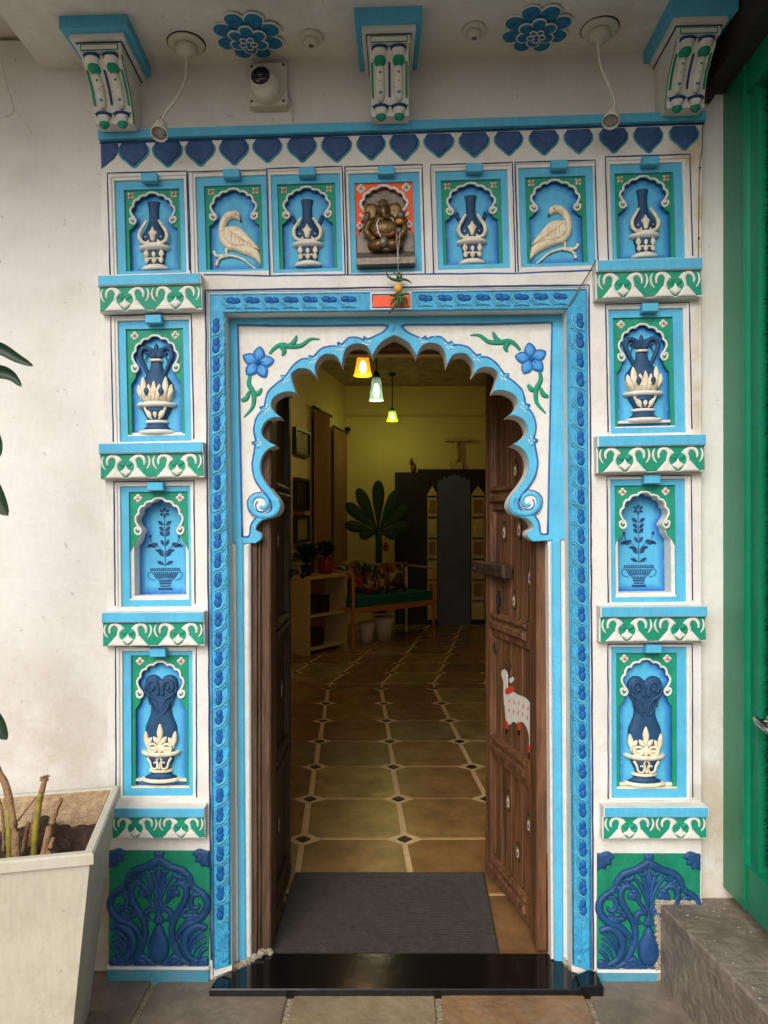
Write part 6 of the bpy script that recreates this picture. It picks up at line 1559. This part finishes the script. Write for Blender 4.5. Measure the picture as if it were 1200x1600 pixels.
def bushy(nm, loc, rr_, n, label, potm, pr, ph):
    r = empty(nm, loc, label, 'potted plant'); m = MB(); m.lathe([(.0001, 0), (pr * .75, 0), (pr, ph), (pr * .85, ph)], full=True, ds=1); m.v = [(v[0], v[2], -v[1]) for v in m.v]; m.build('pot', potm, r, raw=True)
    R_ = random.Random(5)
    m = MB()
    for i in range(n):
        a = R_.uniform(0, 6.28); e = R_.uniform(.1, 1.4); L_ = rr_ * R_.uniform(.6, 1); b = Vector((math.cos(a) * math.cos(e), math.sin(a) * math.cos(e), math.sin(e))) * L_
        s_ = Vector((-math.sin(a), math.cos(a), 0)) * .03; c = b * .6 + Vector((0, 0, .05)); q0 = Vector((0, 0, ph))
        m.add([q0, q0 + c + s_, q0 + b, q0 + c - s_], [(0, 1, 2, 3)])
    m.build('leaves', 'leaf', r, raw=True)
bushy('potted_plant', onshelf(.16, .17), .30, 90, 'dark leafy plant in a small pot on the shelf unit, near end', 'frame', .07, .12)
bushy('potted_plant', onshelf(.48, .15), .24, 90, 'leafy plant in a red patterned pot on the shelf unit, far end', 'potred', .10, .19)
m = MB(); m.ball((0, 0, .01), (.05, .05, .05), 10, 8)
o = m.build('vase_jar', 'frame', raw=True); o.location = onshelf(.02, .08); tag(o, 'small dark jar at the near end of the cream shelf unit', 'jar')

# ------------------------------------------------------------------ stone step at right
st = empty('stone_step', (0.9, -.05, 0), 'grey stone step block with rough top running along the green gate', 'step')
P = [(0.905, 0.032), (0.902, -0.02), (0.975, -0.533), (1.045, -1.10), (2.0, -1.1), (2.0, 0.032)]
mb_ = MB(); wprism(mb_, [(x - .9, y + .05) for x, y in P], -0.02, 0.252, 0.006)
bmx = mb_.build('block', 'stone', st, raw=True)
m = MB()
for i in range(90):
    t = RNG.random(); e = RNG.random() ** 1.5
    x = 0.905 + e * 0.5; y = 0.02 - t * .9
    if x < 0.91 - (y * .142): continue
    r_ = RNG.uniform(.001, .0042); m.ball((x - .9, y + .05, .2515), (r_ * RNG.uniform(1, 2.4), r_, .0016), 6, 4)
tag(m.build('plaster_spatter', 'spatter', st, raw=True), kind='stuff')
m = MB()
for i in range(420):
    t = i / 420
    if t < .6: px, py = lerp(1028, 1096, t / .6), 1413 + RNG.uniform(-5, 6)
    else: px, py = 1030 + RNG.uniform(-4, 4), lerp(1416, 1532, (t - .6) / .4)
    p = W(px, py, -.012); r_ = RNG.uniform(.002, .006); m.ball((p.x - .9, p.y + .052, p.z), (r_ * 1.8, .005, r_), 7, 5)
tag(m.build('rough_plaster_edge', 'concrete', st, raw=True), kind='stuff')

# ------------------------------------------------------------------ green metal gate with turf panel
gx = 1.127
gg = empty('green_gate', (gx, 0.0, 0), 'green enamelled metal gate leaf filled with artificial grass at right', 'gate')
zb0, zt0 = 0.29, 2.955
m = MB(); wbox(m, 0.0, 0.07, -0.118, 0.029, zb0, zt0); m.build('stile', 'gate', gg, raw=True)
m = MB(); wbox(m, -0.004, 0.012, -0.114, -0.108, zb0 + .03, zt0 - .03); m.build('stile_bead', 'gate', gg, raw=True)
m = MB(); wbox(m, 0.016, 0.066, -0.165, -0.119, zb0 + .14, zt0 - .12); m.build('inner_stile', 'gate', gg, raw=True)
m = MB(); wbox(m, 0.002, 0.07, -1.25, -0.119, zb0 + .002, zb0 + .14); m.build('bottom_rail', 'gate', gg, raw=True)
m = MB(); wbox(m, 0.002, 0.07, -1.25, -0.119, zt0 - .12, zt0 - .002); m.build('top_rail', 'gate', gg, raw=True)
m = MB(); wbox(m, 0.045, 0.06, -1.24, -0.166, zb0 + .141, zt0 - .121); m.build('backing', 'turf', gg, raw=True)
m = MB(); R_ = random.Random(3)
vs = []; fs = []
for i in range(26000):
    y = R_.uniform(-0.50, -0.166); z = R_.uniform(zb0 + .165, zt0 - .125); x = .045
    L_ = R_.uniform(.014, .030); a = R_.uniform(-1.1, 1.1); dz = R_.uniform(-.9, .5)
    b = len(vs); t = (x - L_, y + L_ * .6 * math.sin(a), z + L_ * .7 * dz)
    vs += [(x, y - .0012, z), (x, y + .0012, z), t]; fs.append((b, b + 1, b + 2))
m.add(vs, fs); tag(m.build('turf_blades', 'turf', gg, raw=True), kind='stuff')
m = MB(); m.tube([(0.05, -0.20, 0.90), (0.00, -0.20, 0.90), (-0.008, -0.20, 0.905)], .008, 8); m.tube([(-0.008, -0.192, 0.909), (-0.01, -0.21, 0.90), (-.004, -0.29, .885)], .009, 8); m.ball((.03, -.20, .90), (.006, .022, .022), 10, 6)
m.build('handle', 'steel', gg, raw=True)
m = MB()
for i in range(46):
    y = R_.choice([R_.uniform(-.105, .02), R_.uniform(-.16, -.12)]); z = lerp(.4, 2.2, R_.random() ** 1.5); m.ball((-.0002 if y > -.112 else .0158, y, z), (.0008, .0016, R_.uniform(.0016, .005)), 6, 4)
m.build('paint_chips', 'basegreenlight', gg, raw=True) if 'basegreenlight' in M else m.build('paint_chips', 'plinthblue', gg, raw=True)
# latch hook on the wall
lt = empty('gate_latch', W(1146, 1334, 0.02), 'small green latch hook on the wall beside the green gate', 'latch')
MB().box((-7, -5, -4), (6, 8, 4), .8).build('plate', 'gate', lt); MB().tube([(-4, -5, 2), (-6, -11, 3), (0, -14, 4), (5, -10, 4)], 1.8, 8).build('hook', 'iron', lt); MB().ball((0, 2, 5), (2.5, 2.5, 2)).build('knob', 'gate', lt)
# dark beam at upper right, over the gate
bmn = empty('dark_beam', (1.08, 0, 2.9), 'dark brown sloping steel beam above the green gate at top right', 'beam')
m = MB(); m.add([(-.03, .028, .02), (.14, .028, .02), (.14, -.9, .07), (.02, -.9, .07), (-.03, .028, .165), (.14, .028, .165), (.14, -.9, .20), (.02, -.9, .20)],
    [(0, 1, 2, 3), (4, 5, 6, 7), (0, 1, 5, 4), (1, 2, 6, 5), (2, 3, 7, 6), (3, 0, 4, 7)]); m.build('beam', 'darkbeam', bmn, raw=True)
m = MB(); wbox(m, -.06, -.0, -0.01, .029, -.01, .03); m.build('bracket_plate', 'darkbeam', bmn, raw=True)

# ------------------------------------------------------------------ planter at left with its plant
pl_rt = Vector((-0.743, -0.532, 0)); ang = math.radians(12.6)
pt = empty('planter', (pl_rt.x, pl_rt.y, 0), 'large cream square planter with speckled inner wall at lower left', 'planter', rot=(0, 0, ang))
Lf, Ld, Hp = 0.62, 0.475, 0.66      # length to the left, depth to the wall
ti, tb = 0.018, 0.058
def ringpts(i0, z): return [(-Lf + i0, i0, z), (-i0, i0, z), (-i0, Ld - i0, z), (-Lf + i0, Ld - i0, z)]
m = MB(); a_ = ringpts(0.004, Hp - .024); b_ = ringpts(0.075, 0.0)
m.add(a_ + b_ + ringpts(0.012, Hp - .022), [(0, 1, 5, 4), (1, 2, 6, 5), (2, 3, 7, 6), (3, 0, 4, 7), (4, 5, 6, 7)]); m.build('body', 'planter', pt, raw=True)
m = MB(); o1 = ringpts(-0.006, Hp - .028); o2 = ringpts(-0.006, Hp - .004); o3 = ringpts(-0.001, Hp); i1 = ringpts(0.015, Hp); i2 = ringpts(0.02, Hp - .006); i3 = ringpts(0.02, Hp - .03)
vs = o1 + o2 + o3 + i1 + i2 + i3; fs = []
for L_ in range(5):
    for k in range(4): fs.append((4 * L_ + k, 4 * L_ + (k + 1) % 4, 4 * L_ + 4 + (k + 1) % 4, 4 * L_ + 4 + k))
fs += [(0, 1, 21, 20), (1, 2, 22, 21), (2, 3, 23, 22), (3, 0, 20, 23)]
m.add(vs, fs); m.build('rim', 'planter', pt, raw=True)
m = MB(); a_ = ringpts(0.021, Hp - .004); b_ = ringpts(0.045, Hp - .22); m.add(a_ + b_, [(0, 1, 5, 4), (1, 2, 6, 5), (2, 3, 7, 6), (3, 0, 4, 7)]); m.build('inner_lining', 'planterin', pt, raw=True)
m = MB(); nx, ny = 46, 36; R_ = random.Random(9); vs = []
from mathutils import noise
for j in range(ny):
    for i in range(nx):
        x = lerp(-Lf + .03, -.03, i / (nx - 1)); y = lerp(.03, Ld - .03, j / (ny - 1))
        vs.append((x, y, Hp - .125 + .05 * noise.noise(Vector((x * 7, y * 7, 1))) + .03 * noise.noise(Vector((x * 26, y * 26, 2))) + .03 * (y / Ld)))
m.add(vs, [(j * nx + i, j * nx + i + 1, (j + 1) * nx + i + 1, (j + 1) * nx + i) for j in range(ny - 1) for i in range(nx - 1)], True)
tag(m.build('soil', 'soil', pt, raw=True), kind='stuff')
plant = empty('dragon_plant', W(20, 1330, -0.42), 'leafy plant growing from the planter, leaves entering at left edge', 'plant')
po = plant.location
def stem(pts, r0, r1, mt, nm='stem'):
    q = [tuple(W(*a) - po) for a in pts]; m = MB().tube(spl(q, 5), lambda t: .78 * (r0 + (r1 - r0) * t) * (1 + .09 * math.sin(t * 23) + .06 * math.sin(t * 51)), 9); return m.build(nm, mt, plant, raw=True)
stem([(26, 1350, -.40), (22, 1290, -.38), (10, 1230, -.35), (-8, 1180, -.33), (-30, 1000, -.32), (-40, 700, -.36), (-45, 560, -.4)], .014, .008, 'dry')
stem([(15, 1350, -.36), (14, 1290, -.36), (10, 1245, -.35)], .012, .010, 'stemg')
stem([(52, 1350, -.36), (55, 1300, -.35), (60, 1262, -.34), (64, 1240, -.34)], .012, .010, 'stemg')
stem([(45, 1350, -.33), (50, 1300, -.33), (58, 1265, -.33), (70, 1218, -.32)], .015, .009, 'dry', 'dry_stem')
stem([(66, 1350, -.40), (76, 1300, -.38), (86, 1270, -.37), (96, 1247, -.36)], .014, .008, 'dry', 'dry_stem')
stem([(36, 1350, -.34), (38, 1320, -.34), (44, 1285, -.34)], .010, .007, 'dry', 'dry_stem')
stem([(74, 1350, -.42), (78, 1325, -.41), (84, 1308, -.40)], .010, .006, 'dry', 'dry_stem')
stem([(20, 1292, -.33), (36, 1272, -.33), (56, 1246, -.33)], .003, .003, 'dry', 'dry_stem')
stem([(4, 1350, -.3), (6, 1310, -.3), (2, 1260, -.3), (-8, 1240, -.3)], .006, .005, 'dry', 'dry_stem')
m = MB(); R_ = random.Random(4)
for i in range(40): 
    p = W(70, 1219, -.32) - po; m.tube([tuple(p), tuple(p + Vector((R_.uniform(-.012, .012), R_.uniform(-.01, .01), R_.uniform(0, .014))))], .0018, 4)
m.build('frayed_tip', 'dry', plant, raw=True)
def leafblade(pts, w, y, curl=0.02):
    """pts: midrib pixels"""
    mid = [W(a[0], a[1], y + (a[2] if len(a) > 2 else 0)) for a in pts]; mid = [Vector(p) for p in spl([tuple(p) for p in mid], 6)]
    m = MB(); n = len(mid); vs = []; fs = []
    for i, p in enumerate(mid):
        t = i / (n - 1); tn = (mid[min(n - 1, i + 1)] - mid[max(0, i - 1)]).normalized(); sd_ = tn.cross(Vector((0, 1, 0.15))).normalized(); ww = w * (math.sin(math.pi * min(1, t * .92 + .08)) ** .7) + .0005
        up = Vector((0, 1, 0)) * curl
        for s_ in (-1, -.5, 0, .5, 1): vs.append(tuple(p + sd_ * (ww * s_) - up * (abs(s_) ** 1.5) * ww / w - po))
    for i in range(n - 1):
        for k in range(4): fs.append((5 * i + k, 5 * i + k + 1, 5 * i + 6 + k, 5 * i + 5 + k))
    m.add(vs, fs, True); return m.build('leaf', 'leaf', plant, raw=True)
leafblade([(-75, 560), (-30, 545), (0, 545), (28, 560), (52, 572)], .016, -.45, .01)
leafblade([(-70, 600), (-30, 583), (0, 582), (20, 588), (34, 604)], .018, -.42, .012)
leafblade([(-50, 620), (-25, 650), (-4, 690), (-1, 715)], .022, -.45, .015)
leafblade([(-75, 730), (-40, 735), (-12, 765), (13, 806)], .040, -.44, .02)
leafblade([(-60, 1110), (-30, 1112), (-5, 1125), (11, 1156)], .035, -.42, .02)
leafblade([(-60, 900), (-30, 960), (-10, 1040), (-4, 1070)], .02, -.42, .02)
leafblade([(-50, 600), (-80, 640), (-90, 700)], .02, -.46, .02); leafblade([(-45, 560), (-60, 480), (-50, 420)], .02, -.46, .02); leafblade([(-42, 800), (-90, 840), (-120, 900)], .03, -.42, .02)
bpy.context.view_layer.update()
